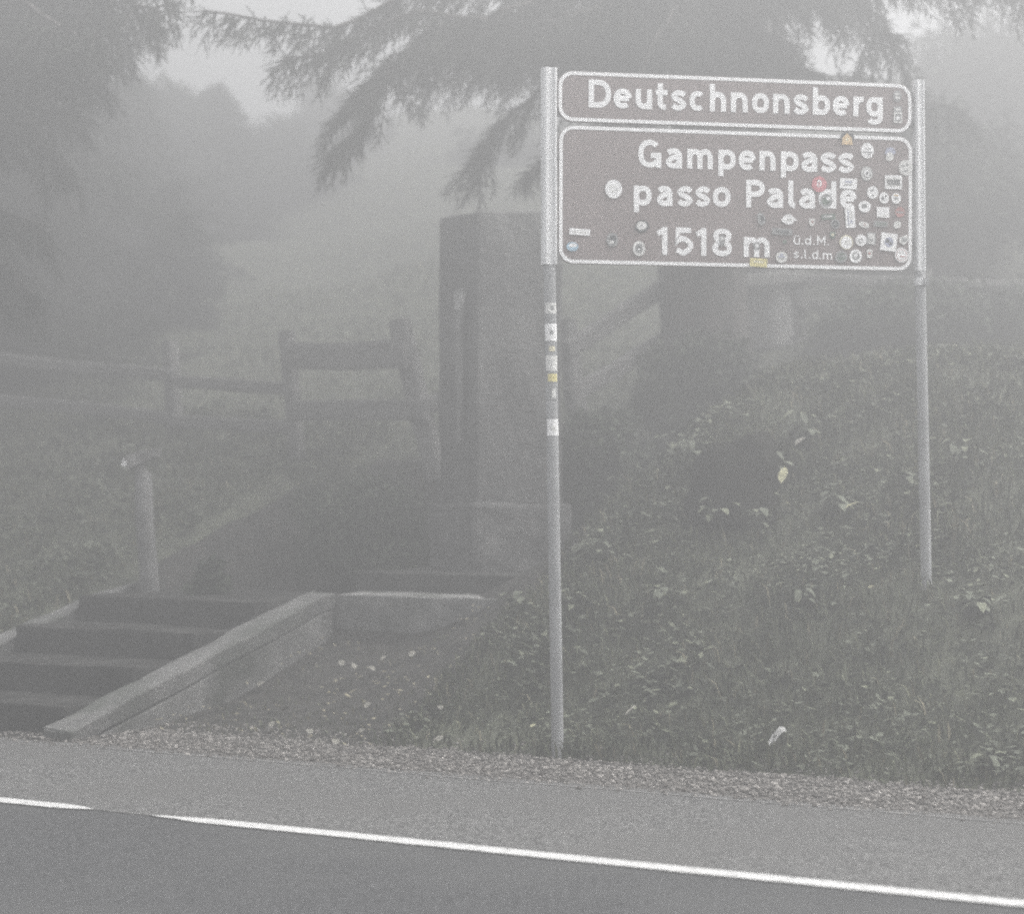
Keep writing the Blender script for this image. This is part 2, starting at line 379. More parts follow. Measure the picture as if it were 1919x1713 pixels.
b.prism([(-.338, -y_-.06, z_) for y_, z_ in q], (.02, 0, 0)); b.build('lime_run', M['limerun'], mon)
b = MB(); b.prism([(-.340, -.02, 1.60), (-.340, -.10, 1.59), (-.340, -.125, 1.70), (-.340, -.01, 1.71)], (.02, 0, 0)); b.build('plaque', M['plaque'], mon)

# ------------------------------------------------------------------ rail fence
fo = P(770, 860, 15.0)
fn = thing('rail_fence', 'weathered wooden rail fence with leaning posts behind the stone pillar', 'fence', fo)
def beam(name, a, c, w_, h_, m=M['wood']):
    a = Vector(a)-fo; c = Vector(c)-fo; d = (c-a).normalized(); s = d.cross(UZ).normalized()
    if s.length < .1: s = EX
    u = s.cross(d).normalized(); b = MB()
    L = (c-a).length; k = max(3, int(L/.25)); v = []
    for i in range(k+1):
        q = a+(c-a)*i/k
        j = s*.012*noise.noise(q*2.1+Vector((3, 1, w_*9)))+u*.014*noise.noise(q*1.7)
        for sx, sz in ((-1, -.7), (-.7, -1), (.7, -1), (1, -.7), (1, .7), (.7, 1), (-.7, 1), (-1, .7)): v.append(q+j+s*sx*w_/2+u*sz*h_/2)
    f = [(i*8+k_, i*8+(k_+1) % 8, (i+1)*8+(k_+1) % 8, (i+1)*8+k_) for i in range(k) for k_ in range(8)]
    f += [tuple(range(8)), tuple(range(k*8, k*8+8))[::-1]]
    b.add(v, f); return b.build(name, m, fn)
beam('post', P(818, 900, 15.0), P(748, 600, 15.1), .12, .14)
beam('post', P(562, 900, 15.9), P(536, 622, 16.0), .10, .11)
beam('post', P(338, 900, 16.8), P(316, 640, 16.9), .11, .11)
beam('post', P(1085, 800, 15.2), P(1062, 600, 15.3), .12, .12)
beam('post', P(1262, 700, 16.2), P(1248, 500, 16.3), .12, .12)
beam('rail', P(762, 664, 14.93), P(532, 668, 15.9), .06, .20)
beam('rail', P(800, 768, 14.92), P(548, 770, 15.8), .06, .15)
beam('rail', P(548, 728, 15.92), P(325, 716, 16.75), .06, .10)
beam('rail', P(556, 800, 15.9), P(330, 790, 16.75), .06, .10)
beam('rail', P(328, 706, 16.8), P(-40, 668, 17.9), .06, .10)
beam('rail', P(332, 785, 16.8), P(-40, 745, 17.9), .06, .10)
beam('rail', P(795, 762, 15.0), P(1075, 650, 15.25), .06, .12)
beam('rail', P(1062, 655, 15.15), P(1256, 530, 16.2), .07, .13)
beam('rail', P(1066, 745, 15.15), P(1258, 630, 16.2), .07, .12)

beam('post', P(1500, 700, 17.2), P(1492, 505, 17.3), .11, .11)
beam('post', P(1738, 700, 17.4), P(1730, 505, 17.5), .11, .11)
beam('post', P(1985, 720, 17.5), P(1978, 515, 17.6), .11, .11)
beam('rail', P(1256, 532, 16.2), P(1500, 522, 17.2), .06, .10)
beam('rail', P(1495, 525, 17.2), P(1735, 528, 17.4), .06, .085)
beam('rail', P(1495, 572, 17.2), P(1735, 574, 17.4), .06, .085)
beam('rail', P(1732, 529, 17.4), P(1990, 541, 17.5), .06, .085)
beam('rail', P(1732, 575, 17.4), P(1990, 588, 17.5), .06, .085)

# ------------------------------------------------------------------ short post left of the steps
ph = P(277, 1068, 13.3)
wp = thing('marker_post', 'short pale round post with a tilted wedge head beside the stone steps', 'post', ph)
b = MB(); b.tube([Vector((0.02, 0, -.25)), Vector((.005, 0, 0)), Vector((-.02, 0, .30)), Vector((-.030, 0, .585)), Vector((-.032, 0, .60))], [.062, .060, .058, .056, .050], 14); b.build('shaft', M['palepost'], wp, True)
b = MB(); b.tube([Vector((-.034, 0, .59)), Vector((-.050, 0, .63)), Vector((-.058, 0, .69))], [.046, .036, .040], 12); b.build('neck', M['palehead'], wp, True)
b = MB(); b.prism([(-.150, -.07, .655), (-.115, -.07, .628), (.058, -.07, .705), (.075, -.07, .755), (-.035, -.07, .742), (-.135, -.07, .705)], (0, .15, 0)); b.build('head', M['palehead'], wp)
b = MB(); b.prism([(-.152, -.076, .652), (-.128, -.076, .640), (-.118, -.076, .665), (-.140, -.076, .690)], (0, .005, 0)); b.build('lit_corner', M['white'], wp)  # lit corner of the head, put in as a thin white patch

# ------------------------------------------------------------------ the pass sign
DL, DR = 9.94, 10.25
TL = P(1046, 131, DL); TR = P(1709, 157, DR)
eu = (TR-TL).normalized()
dn = (P(1047, 492, DL)-TL); ev = -(dn-eu*dn.dot(eu)).normalized()     # up
en = eu.cross(ev).normalized()                                        # toward the road
if en.y > 0: en = -en
so = TL
camp = Vector((0, 0, CAMZ))
def S(px, py):                                           # photo pixel -> (u, v) on the sign's face
    d = P(px, py, 10.0)-camp; k = (so-camp).dot(en)/d.dot(en); q = camp+d*k-so
    return q.dot(eu), q.dot(ev)
base_l, base_r = P(1046, 1428, 9.96), P(1737, 1112, 10.28)
sign = thing('pass_sign', 'brown pass sign of two panels on two steel posts, covered in stickers', 'road sign', (base_l.x, base_l.y, 0))
SO = Vector((base_l.x, base_l.y, 0))
def W3(u, v, k=0.0): return so+eu*u+ev*v+en*k-SO
# posts
def post(bot, top, split, lowr, upr):
    b = MB(); d = (top-bot).normalized(); b.tube([bot-d*.3-SO, split-SO], lowr, 18)
    p = b.build('post', M['steel'], sign, True)
    b = MB()                                             # upper channel: a flat tube with two lips down its front
    ax = d; s = eu; f = en
    prof = [(-1, -1), (1, -1), (1, .55), (.82, .9), (.62, .9), (.52, .6), (-.1, .6), (-.2, .95), (-.62, 1.0), (-.9, .75), (-1, .5)]
    b.prism([split-SO+s*x_*upr+f*y_*upr for x_, y_ in prof], top-split); q = b.build('post_channel', M['sleeve'], p)
    return p
pl = post(base_l, P(1029, 127, 9.95), P(1029.5, 496, 9.95), .0285, .0335)
pr = post(base_r, P(1721.5, 150, 10.27), P(1724, 508, 10.27), .0265, .0245)
b = MB(); c0 = P(1725, 521, 10.27); c1 = P(1725, 535, 10.27); b.tube([c0-SO, c1-SO], .031, 16); b.build('clamp', M['sleeve'], pr)
b = MB(); b.prism([c0-SO+en*.030+eu*.004, c0-SO+en*.030+eu*.026, c1-SO+en*.030+eu*.026, c1-SO+en*.030+eu*.004], en*.012); b.build('bolt', M['steel'], pr)

def rrect(u0, v0, u1, v1, r, n=8):
    pts = []
    for cx, cy, a in ((u1-r, v1-r, 0), (u0+r, v1-r, 90), (u0+r, v0+r, 180), (u1-r, v0+r, 270)):
        pts += [(cx+r*math.cos(R(a+90*i/n)), cy+r*math.sin(R(a+90*i/n))) for i in range(n+1)]
    return pts
def panel(pxl, pxr, ytl, ybl, ytr, ybr):
    u0 = (S(pxl, ytl)[0]+S(pxl, ybl)[0])/2; u1 = (S(pxr, ytr)[0]+S(pxr, ybr)[0])/2
    v1 = (S(pxl, ytl)[1]+S(pxr, ytr)[1])/2; v0 = (S(pxl, ybl)[1]+S(pxr, ybr)[1])/2
    o = rrect(u0, v0, u1, v1, .070)
    b = MB(); b.prism([W3(u, v, 0) for u, v in o], -en*.022)
    p = b.build('panel', M['brown'], sign)
    i1 = rrect(u0+.002, v0+.002, u1-.002, v1-.002, .068); i2 = rrect(u0+.0185, v0+.0185, u1-.0185, v1-.0185, .053)
    n = len(i1); b = MB(); b.add([W3(u, v, .0015) for u, v in i1+i2], [(i, (i+1) % n, n+(i+1) % n, n+i) for i in range(n)])
    b.build('border', M['sheet'], p)
    for f in (.22, .78):                                 # stiffening rails on the back reach both posts
        vv = v0+(v1-v0)*f
        b = MB(); b.prism([W3(u0-.05, vv-.018, -.024), W3(u1+.045, vv-.018, -.024), W3(u1+.045, vv+.018, -.024), W3(u0-.05, vv+.018, -.024)], -en*.02)
        b.build('back_rail', M['steel'], p)
    return p
p1 = panel(1046, 1708.5, 131, 228.5, 157, 247)
p2 = panel(1047, 1709.5, 234.5, 493, 255, 508)

# monoline lettering, each glyph drawn as strokes
def arc(cx, cy, rx, ry, a0, a1, n=18, e=2.25):
    out = []
    for i in range(n+1):
        a = R(a0+(a1-a0)*i/n); c, s = math.cos(a), math.sin(a)
        out.append((cx+rx*math.copysign(abs(c)**(2/e), c), cy+ry*math.copysign(abs(s)**(2/e), s)))
    return out
def crom(p, n=6):
    q = [p[0]]+list(p)+[p[-1]]; out = []
    for i in range(1, len(q)-2):
        for k in range(n):
            t = k/n; a, b_, c, d = q[i-1], q[i], q[i+1], q[i+2]
            out.append(tuple(.5*((2*b_[j])+(-a[j]+c[j])*t+(2*a[j]-5*b_[j]+4*c[j]-d[j])*t*t+(-a[j]+3*b_[j]-3*c[j]+d[j])*t**3) for j in (0, 1)))
    return out+[p[-1]]
XH = .715
def glyph(ch, W, w):
    h = w/2; cx = W/2; rx = W/2-h; ry = XH/2-h; cyy = XH/2; top = XH-h; ar = .25
    stem = lambda x_, y0, y1: ([(x_, y0), (x_, y1)], False)
    bowl = (arc(cx, cyy, rx, ry, 0, 360, 36)[:-1], True)
    def arch(x0, x1): return ([*arc((x0+x1)/2, top-ar, (x1-x0)/2, ar, 165, 0, 12), (x1, 0)], False)
    if ch == 'o': return [bowl]
    if ch == 'n': return [stem(h, 0, XH), arch(h, W-h)]
    if ch == 'h': return [stem(h, 0, 1), arch(h, W-h)]
    if ch == 'm': return [stem(h, 0, XH), arch(h, W/2), arch(W/2, W-h)]
    if ch in 'uü':
        g_ = [stem(W-h, 0, XH), ([(h, XH), *arc(cx, h+ar, rx, ar, 180, 345, 12)], False)]
        if ch == 'ü': g_ += [([(W*.27-.09, .92), (W*.27+.09, .92)], False), ([(W*.73-.09, .92), (W*.73+.09, .92)], False)]
        return g_
    if ch == 'r': return [stem(h, 0, XH), (arc(W*.86, top-ar*1.15, W*.86-h, ar*1.15, 165, 82, 10), False)]
    if ch == 'b': return [bowl, stem(h, 0, 1)]
    if ch == 'd': return [bowl, stem(W-h, 0, 1)]
    if ch == 'p': return [bowl, stem(h, -.24, XH)]
    if ch == 'g': return [bowl, ([(W-h, XH), (W-h, .0), *arc(cx, -.02, rx, .175, 0, -150, 12)], False)]
    if ch == 'e': return [([(h, .365), (W-h, .365)], False), (arc(cx, cyy, rx, ry, 2, 312, 30), False)]
    if ch == 'c': return [(arc(cx+.02, cyy, rx, ry, 48, 312, 28), False)]
    if ch == 's': return [(crom([(W-h*.7, .535), (W*.70, .612), (W*.42, .622), (h+.005, .515), (W*.34, .402), (W*.64, .322), (W-h-.005, .203), (W*.58, .092), (W*.32, .098), (h*.6, .180)]), False)]
    if ch == 't': return [([(W*.36, .95), (W*.36, .26), *arc(W*.36+.17, .24, .17, .24-h, 180, 280, 8)], False), ([(0, XH-h), (W*.96, XH-h)], False)]
    if ch == 'a': return [(crom([(h*.9, .545), (W*.38, .622), (W*.70, .592), (W-h, .46)])+[(W-h, 0)], False), (crom([(W-h, .415), (W*.45, .385), (h, .225), (W*.38, .090), (W*.70, .125), (W-h, .25)]), False)]
    if ch == 'l': return [([(h, 1), (h, .24), *arc(h+.16, .22, .16, .22-h, 180, 272, 8)], False)]
    if ch == 'D': return [([(h, h), (h, 1-h), (W*.40, 1-h), *arc(W*.40, .5, W*.60-h, .5-h, 88, -88, 20), (W*.40, h)], True)]
    if ch == 'G': return [([*arc(cx, .5, rx, .5-h, 42, 318, 26), (W-h, .14), (W-h, .47)], False), ([(W*.54, .44), (W, .44)], False), stem(W-h, 0, .53)]
    if ch == 'P': return [stem(h, 0, 1), ([(h, 1-h), (W*.45, 1-h), *arc(W*.45, .69, W*.55-h, .31-h, 88, -88, 16), (h, .38+h)], False)]
    if ch == '1': return [stem(W-h, 0, 1), ([(.0, .76), (W-w*.2, .93)], False)]
    if ch == '5': return [([(W*.90, 1-h), (W*.20, 1-h), (W*.13, .50)]+crom([(W*.13, .52), (W*.45, .60), (W-h-.02, .46), (W-h, .28), (W*.52, h), (h*.8, .19)])[1:], False)]
    if ch == '8': return [(arc(cx, .735, rx*.90, .265-h, 0, 360, 30)[:-1], True), (arc(cx, .29, rx, .29-h, 0, 360, 34)[:-1], True)]
    if ch == 'M': return [stem(h, 0, 1), stem(W-h, 0, 1), ([(h, .96), (W/2, .36), (W-h, .96)], False)]
    if ch == '.': return [([(0, .08), (.17, .08)], False)]
def ribbon(pts, closed, w):
    P_ = [Vector(p) for p in pts]; n = len(P_); L = []; Rr = []
    for i in range(n):
        a = P_[(i-1) % n] if (closed or i) else None; c = P_[(i+1) % n] if (closed or i < n-1) else None
        d1 = (P_[i]-a).normalized() if a is not None else None; d2 = (c-P_[i]).normalized() if c is not None else None
        d1 = d1 or d2; d2 = d2 or d1
        n1 = Vector((-d1.y, d1.x)); n2 = Vector((-d2.y, d2.x)); m = n1+n2
        m = m.normalized() if m.length > 1e-6 else n1
        k = w/2/max(.5, m.dot(n1)); L.append(P_[i]+m*k); Rr.append(P_[i]-m*k)
    f = [(i, (i+1) % n, n+(i+1) % n, n+i) for i in range(n if closed else n-1)]
    return L+Rr, f
def dedupe(p):
    o = [p[0]]
    for q in p[1:]:
        if (Vector(q)-Vector(o[-1])).length > .004: o.append(q)
    return o
def word(par, items, xa, ya, xb, yb, cap, wt=.192):
    # items: (char, x0, x1) in photo pixels; the baseline runs from (xa, ya) to (xb, yb)
    b = MB(); ca = S(xa, ya); cb = S(xb, yb); H = cap
    for ch, x0, x1 in items:
        yb0 = ya+(yb-ya)*(x0-xa)/(xb-xa); yb1 = ya+(yb-ya)*(x1-xa)/(xb-xa)
        u0, v0 = S(x0, yb0); u1, v1 = S(x1, yb1); Wd = (u1-u0)/H
        for k, (pts, closed) in enumerate(glyph(ch, Wd, wt)):
            v, f = ribbon(dedupe(pts), closed, wt)
            b.add([W3(u0+q.x*H, v0+(v1-v0)*q.x/max(Wd, .01)+q.y*H, .0018+.00025*k) for q in v], f)
    return b.build('lettering', M['sheet'], par)
def widths(s): return s
word(p1, [('D', 1103, 1145), ('e', 1150, 1183.5), ('u', 1191, 1222), ('t', 1229, 1251.5), ('s', 1257.5, 1286), ('c', 1291, 1321), ('h', 1330, 1360.5), ('n', 1369.5, 1401),
          ('o', 1409, 1441), ('n', 1448.6, 1479.5), ('s', 1486.5, 1515), ('b', 1523, 1555.5), ('e', 1560.5, 1591.5), ('r', 1599, 1619), ('g', 1623, 1654)], 1103, 200.5, 1650, 218.5, .131)
word(p2, [('G', 1196, 1239), ('a', 1247.5, 1278), ('m', 1287.5, 1335.5), ('p', 1346, 1378.5), ('e', 1384, 1416), ('n', 1423, 1453), ('p', 1463, 1496.5), ('a', 1501, 1531.5), ('s', 1537.5, 1567), ('s', 1570.7, 1600)], 1196, 313, 1600, 323.5, .131)
word(p2, [('p', 1187.6, 1221), ('a', 1230.5, 1260), ('s', 1269, 1298), ('s', 1303, 1331), ('o', 1335.5, 1369)], 1188, 384.5, 1605, 391.5, .131)
word(p2, [('P', 1398, 1433), ('a', 1437, 1467.5), ('l', 1477, 1492.5), ('a', 1497, 1527), ('d', 1534, 1567), ('e', 1574, 1605)], 1188, 384.5, 1605, 391.5, .131)
word(p2, [('1', 1232, 1250.5), ('5', 1264, 1298), ('1', 1305, 1323.5), ('8', 1335, 1371.6)], 1232, 477, 1442, 482, .131)
word(p2, [('m', 1393.5, 1442)], 1232, 477, 1442, 482, .131)
word(p2, [('ü', 1487, 1499), ('.', 1502.5, 1505), ('d', 1508, 1520), ('.', 1524, 1526.5), ('M', 1531, 1546.5), ('.', 1550.5, 1553)], 1487, 457.5, 1552, 460, .044, .15)
word(p2, [('s', 1487, 1497), ('.', 1500.5, 1503), ('l', 1507, 1512.5), ('.', 1515.5, 1518), ('d', 1521.5, 1532.7), ('.', 1535.5, 1538), ('m', 1541.5, 1559)], 1487, 483.5, 1559, 486.5, .044, .15)

# stickers
def shape(kind, rx, ry):
    if kind == 'c': return [(rx*math.cos(a), ry*math.sin(a)) for a in np.linspace(0, 2*math.pi, 25)[:-1]]
    if kind == 'r': return [(-rx, -ry), (rx, -ry), (rx, ry), (-rx, ry)]
    if kind == 's': return [(-rx, ry), (-rx, -ry*.2), (-rx*.6, -ry*.7), (0, -ry), (rx*.6, -ry*.7), (rx, -ry*.2), (rx, ry)]
    if kind == 'h': return [(-rx, -ry), (rx, -ry), (rx*.8, ry*.2), (0, ry), (-rx*.8, ry*.2)]
    if kind == 'd': return [(0, -ry), (rx, 0), (rx*.5, ry), (-rx, ry*.3), (-rx*.9, -ry*.5)]
    if kind == 'b': return [(-rx, -ry*.4), (-rx*.4, -ry), (rx*.5, -ry*.8), (rx, -ry*.2), (rx*.8, ry*.6), (rx*.1, ry), (-rx*.7, ry*.7)]
    if kind == 'u': return [(-rx, -ry*.15), (-rx*.6, -ry*.7), (0, -ry), (rx*.55, -ry*.75), (rx*.75, -ry*.25), (rx*1.15, -ry*.1), (rx*.7, ry*.4), (rx*.2, ry), (-rx*.4, ry*.8)]
SK = 10.08/F
zi = [0]
def sticker(par, px, py, rx, ry, kind, col, marks=(), tilt=0, label=None):
    # marks: (kind, dx, dy, rx, ry, colour) in units of the sticker's half size
    u, v = S(px, py); zi[0] += 1; k0 = .0034+.00006*zi[0]; c, s = math.cos(R(tilt)), math.sin(R(tilt)); b = MB(); keys = [col]
    def put(kd, dx, dy, a, b_, mi, k):
        ring = [((x_+dx)*c-(y_+dy)*s, (x_+dx)*s+(y_+dy)*c) for x_, y_ in shape(kd, a, b_)]
        b.add([W3(u+x_*SK, v+y_*SK, k) for x_, y_ in ring], [tuple(range(len(ring)))], mi)
    put(kind, 0, 0, rx, ry, 0, k0)
    for i, (kd, dx, dy, a, b_, cl) in enumerate(marks):
        if cl not in keys: keys.append(cl)
        put(kd, dx*rx, dy*ry, a*rx, b_*ry, keys.index(cl), k0+.00025*(i+1))
    o = b.build('sticker', [K[q] for q in keys], par)
    if label: o['label'] = label
    return o
def scrib(n, cl, sx=.7, sy=.5, seed=0):
    r = random.Random(seed); return [(r.choice('rcb'), r.uniform(-sx, sx)*.7, r.uniform(-sy, sy), r.uniform(.10, .28), r.uniform(.06, .16), cl) for _ in range(n)]
T = [
 (1625, 282, 13, 15, 'c', 'W', [('r', -.05, -.2, .75, .10, 'g'), ('r', .1, .25, .5, .06, 'g'), ('b', .3, -.45, .3, .1, 'g')]),
 (1668, 284, 11, 9, 'b', 'l', []), (1667, 293, 8, 9, 'b', 'w', scrib(3, 'g', seed=2)),
 (1697, 314, 14, 15, 'c', 'w', scrib(7, 'g', seed=3)),
 (1624, 325, 12, 14, 'c', 'g', [('c', 0, 0, .88, .88, 'w'), ('c', 0, 0, .66, .66, 'g'), ('c', 0, .05, .5, .5, 'W'), ('b', .05, .05, .22, .25, 'd')]),
 (1674, 341, 17, 13, 'r', 'W', [('r', 0, -.02, .84, .70, 'w')]+[('r', -.68+.19*i, -.05, .06, .42, 'd') for i in range(8)]+[('r', -.4, .3, .25, .08, 'd'), ('r', .3, .28, .3, .08, 'd')]),
 (1535, 345, 15, 15, 'c', 'r', [('b', 0, .1, .33, .5, 'W'), ('r', 0, 0, .10, .3, 'r')], 0, 'round red sticker with a white figure'),
 (1589.5, 344, 17, 10, 'r', 'W', [('b', 0, .35, .5, .2, 'l'), ('r', -.1, -.2, .5, .1, 'g')], -2),
 (1635, 360.5, 11, 12, 'c', 'W', scrib(5, 'g', seed=6)),
 (1656.5, 370.5, 9.5, 11, 'c', 'W', [('b', -.3, -.1, .25, .4, 'd'), ('b', .3, .3, .2, .2, 'd'), ('r', .2, -.4, .2, .12, 'g')]),
 (1679, 371.5, 9.5, 10.5, 'c', 'W', [('r', 0, .55, .5, .12, 'o'), ('b', -.1, 0, .45, .28, 'g')]),
 (1620, 387, 12.5, 11, 'c', 'W', [('b', -.1, .1, .45, .4, 'g'), ('r', .15, .1, .15, .15, 'd')]),
 (1654.5, 397.5, 12.5, 10, 'r', 'W', [('r', .1, -.6, .6, .10, 'w')]), (1686, 397.5, 10, 10, 'c', 'p', [('r', 0, 0, .8, .15, 'g')]),
 (1548.5, 375.5, 12, 12.5, 'c', 'g', [('b', -.1, -.1, .7, .6, 'n'), ('d', .3, .3, .35, .35, 'W')]),
 (1592.7, 406, 9.5, 21, 'r', 'W', [('r', .25, .1, .3, .35, 'w'), ('r', .2, -.45, .2, .16, 'l'), ('r', -.4, -.1, .1, .7, 'l')], 4),
 (1551.7, 406, 14, 5, 'r', 'n', [('r', -.1, .1, .7, .5, 'g'), ('r', .1, 0, .5, .2, 'w')], 5),
 (1521, 417, 5.5, 7.5, 's', 'w', [('b', .2, .2, .4, .4, 'p')]), (1565, 419.5, 9, 9, 'c', 'g', [('c', 0, 0, .72, .72, 'd'), ('b', 0, 0, .4, .3, 'g')]),
 (1618.7, 421, 11, 6, 'b', 'w', scrib(3, 'p', seed=9), -20), (1650, 419.5, 14, 5.5, 'r', 'g', [('r', -.5, 0, .12, .5, 'n'), ('r', -.1, 0, .12, .5, 'n'), ('r', .3, 0, .12, .5, 'n'), ('r', .65, 0, .1, .5, 'n')], -3),
 (1681, 421, 8, 7.5, 'b', 'w', scrib(4, 'n', seed=10)), (1560, 441, 6, 7, 's', 'n', [('b', 0, .2, .5, .4, 'c')]),
 (1585.6, 454, 13.5, 14, 'c', 'c', [('c', 0, -.05, .85, .85, 'W'), ('b', .1, 0, .5, .35, 'w')]),
 (1613, 450, 11, 11, 'c', 'W', [('d', -.1, -.05, .5, .45, 'g'), ('c', -.05, -.1, .2, .2, 'W')]),
 (1632, 447, 9, 11.5, 'r', 'g', [('r', .1, .2, .7, .65, 'w'), ('r', .1, -.7, .6, .15, 'w'), ('b', .0, -.2, .4, .2, 'g')], -3),
 (1665, 453.5, 16, 17, 'r', 'W', [('c', .02, 0, .56, .55, 'l'), ('b', -.2, .1, .22, .25, 'd'), ('b', .25, -.12, .2, .22, 'd')], -6),
 (1693.5, 449.5, 10, 10.5, 'd', 'w', [('b', 0, 0, .6, .5, 'g')]),
 (1689, 478, 13.5, 14, 'c', 'W', [('c', 0, 0, .8, .8, 'p'), ('c', 0, 0, .72, .72, 'W'), ('r', .1, -.2, .4, .08, 'p')]),
 (1603, 480, 12.5, 13, 'c', 'W', [('c', 0, 0, .62, .60, 'g'), ('d', 0, .1, .3, .4, 'W')]),
 (1629, 475, 5, 8, 'r', 'w', [('r', 0, 0, .45, .3, 'p')]), (1576, 481, 13, 12, 'b', 'g', [('b', 0, 0, .7, .6, 'n'), ('r', 0, .1, .6, .12, 'g')]),
 (1586.6, 257.5, 15, 11, 'b', 'd', []), (1587, 260, 11, 11, 'h', 'o', [('c', 0, -.1, .25, .25, 'c')], 0, 'small orange house-shaped sticker on the border'),
 (1477, 411, 15, 10, 'u', 'W', [('b', .1, -.1, .5, .3, 'w')]), (1464, 482, 11.5, 10.5, 'c', 'w', [('r', 0, .1, .6, .12, 'l'), ('r', 0, -.25, .45, .12, 'g'), ('b', 0, .5, .3, .2, 'l')]),
 (1421, 492, 17, 8, 'r', 'y', [('r', 0, .15, .6, .25, 'c')], -3, 'yellow rectangular sticker across the bottom border'),
 (1426, 410, 8, 13, 'b', 'g', [('b', .2, 0, .45, .5, 'd')], 20), (1465, 434, 20, 6, 'r', 'g', [('r', -.55+.22*i, 0, .06, .5, 'd') for i in range(6)], -2),
 (1418, 460, 6.5, 7, 'c', 'g', [('c', 0, 0, .5, .5, 'W')]), (1470, 453, 4, 4, 'c', 'n', []), (1353, 451, 6, 12, 'b', 'g', [('r', 0, .3, .5, .2, 'w')]),
 (1149.6, 354, 16, 17.5, 'c', 'W', scrib(5, 'w', seed=14)), (1203, 423.5, 14, 12, 'b', 'd', []), (1202, 423, 10, 8, 'c', 'w', [('c', 0, 0, .55, .5, 'W'), ('b', 0, 0, .25, .2, 'g')]),
 (1086, 434.5, 20, 6, 'r', 'W', [('r', 0, -.1, .7, .2, 'w')], -3), (1072, 462, 11.5, 8.5, 'c', 'b', [('b', .1, .3, .7, .45, 'W')], 0, 'small light blue oval sticker'),
 (1147, 449.5, 11, 13, 'c', 'g', [('c', .1, .1, .6, .6, 'd'), ('r', -.1, -.3, .4, .2, 'w')]), (1197, 465.5, 12, 14, 'c', 'w', [('c', 0, 0, .65, .65, 'g'), ('h', 0, .1, .3, .4, 'd'), ('c', 0, -.1, .15, .15, 'W')])]
for a in T: sticker(p2, *a)
sticker(p1, 1681, 180, 8, 11, 'c', 'g', [('r', 0, .35, .5, .2, 'w'), ('r', 0, -.25, .6, .2, 'w'), ('b', .2, .1, .2, .2, 'd')])
sticker(p1, 1682, 206, 8, 7, 'r', 'g', [('r', 0, .2, .6, .3, 'w')]); sticker(p1, 1682, 220, 8.5, 10, 'r', 'w', [('r', 0, 0, .7, .75, 'g'), ('d', 0, -.05, .45, .4, 'W')])
# stickers wrapped round the left post
ld = (P(1029.5, 496, 9.95)-base_l)
def wrap(py, hh, ww, col, marks=(), label=None):
    f = (1428-py)/(1428-496.); c = base_l+ld*f-SO; d = ld.normalized(); b = MB(); keys = [col]
    def patch(a0, a1, z0, z1, r, mi):
        v = []; n = 10
        for i in range(n+1):
            a = a0+(a1-a0)*i/n; q = c+eu*math.sin(a)*r+en*math.cos(a)*r
            v += [q+d*z0, q+d*z1]
        b.add(v, [(2*i, 2*i+2, 2*i+3, 2*i+1) for i in range(n)], mi)
    H = hh*9.95/F/2; A = math.asin(min(.98, ww/24.))
    patch(-A, A, -H, H, .0292, 0)
    for a0, a1, z0, z1, cl in marks:
        if cl not in keys: keys.append(cl)
        patch(a0*A, a1*A, z0*H, z1*H, .0296, keys.index(cl))
    o = b.build('sticker', [K[q] for q in keys], pl)
    if label: o['label'] = label
wrap(578, 20, 21, 'w', [(-.1, .5, -.3, .5, 'g')]); wrap(623, 32, 23, 'W', [(-.25, .25, -.25, .25, 'g')]); wrap(654, 10, 12, 'c'); wrap(681, 29, 22, 'w')
wrap(707, 21, 23, 'g', [(-.6, .7, -.8, .6, 'y')], 'yellow and grey sticker on the post'); wrap(736, 28, 17, 'g', [(-.2, .6, -.7, .5, 'w')]); wrap(801, 31, 22, 'W', [(-.3, .4, -.5, .2, 'w')])

# ------------------------------------------------------------------ foliage
def nv(a): return a/(np.linalg.norm(a, axis=-1, keepdims=True)+1e-9)
def twigs(sp, P0, D, L, nlen=.026, nwid=.0055, gap=.0085, mi=0):
    # P0, D: (n,3), L: (n,) needle-covered twigs
    for p, d, l in zip(P0, D, L):
        k = max(5, int(l/gap)); s = (np.arange(k)+.5)/k
        sag = np.outer(s**2*l*.25, [0, 0, -1]); c = p+np.outer(s*l, d)+sag
        r = nv(rng.normal(size=(k, 3))); r = nv(r-np.outer(r@d, d))
        nd = nv(d*.75+r*.85)*(nlen*rng.uniform(.7, 1.2, (k, 1))*(1-.45*s[:, None]))
        sd_ = nv(np.cross(nd, rng.normal(size=(k, 3))))*nwid*.5
        sp.add(np.stack([c-sd_, c+sd_, c+nd], axis=1), mi)
        e = nv(np.cross(d, [0.3, .9, .1]))*.004; q0, q1 = p, p+d*l+np.array([0, 0, -.25*l])
        sp.add([(q0-e, q0+e, q1)], mi)
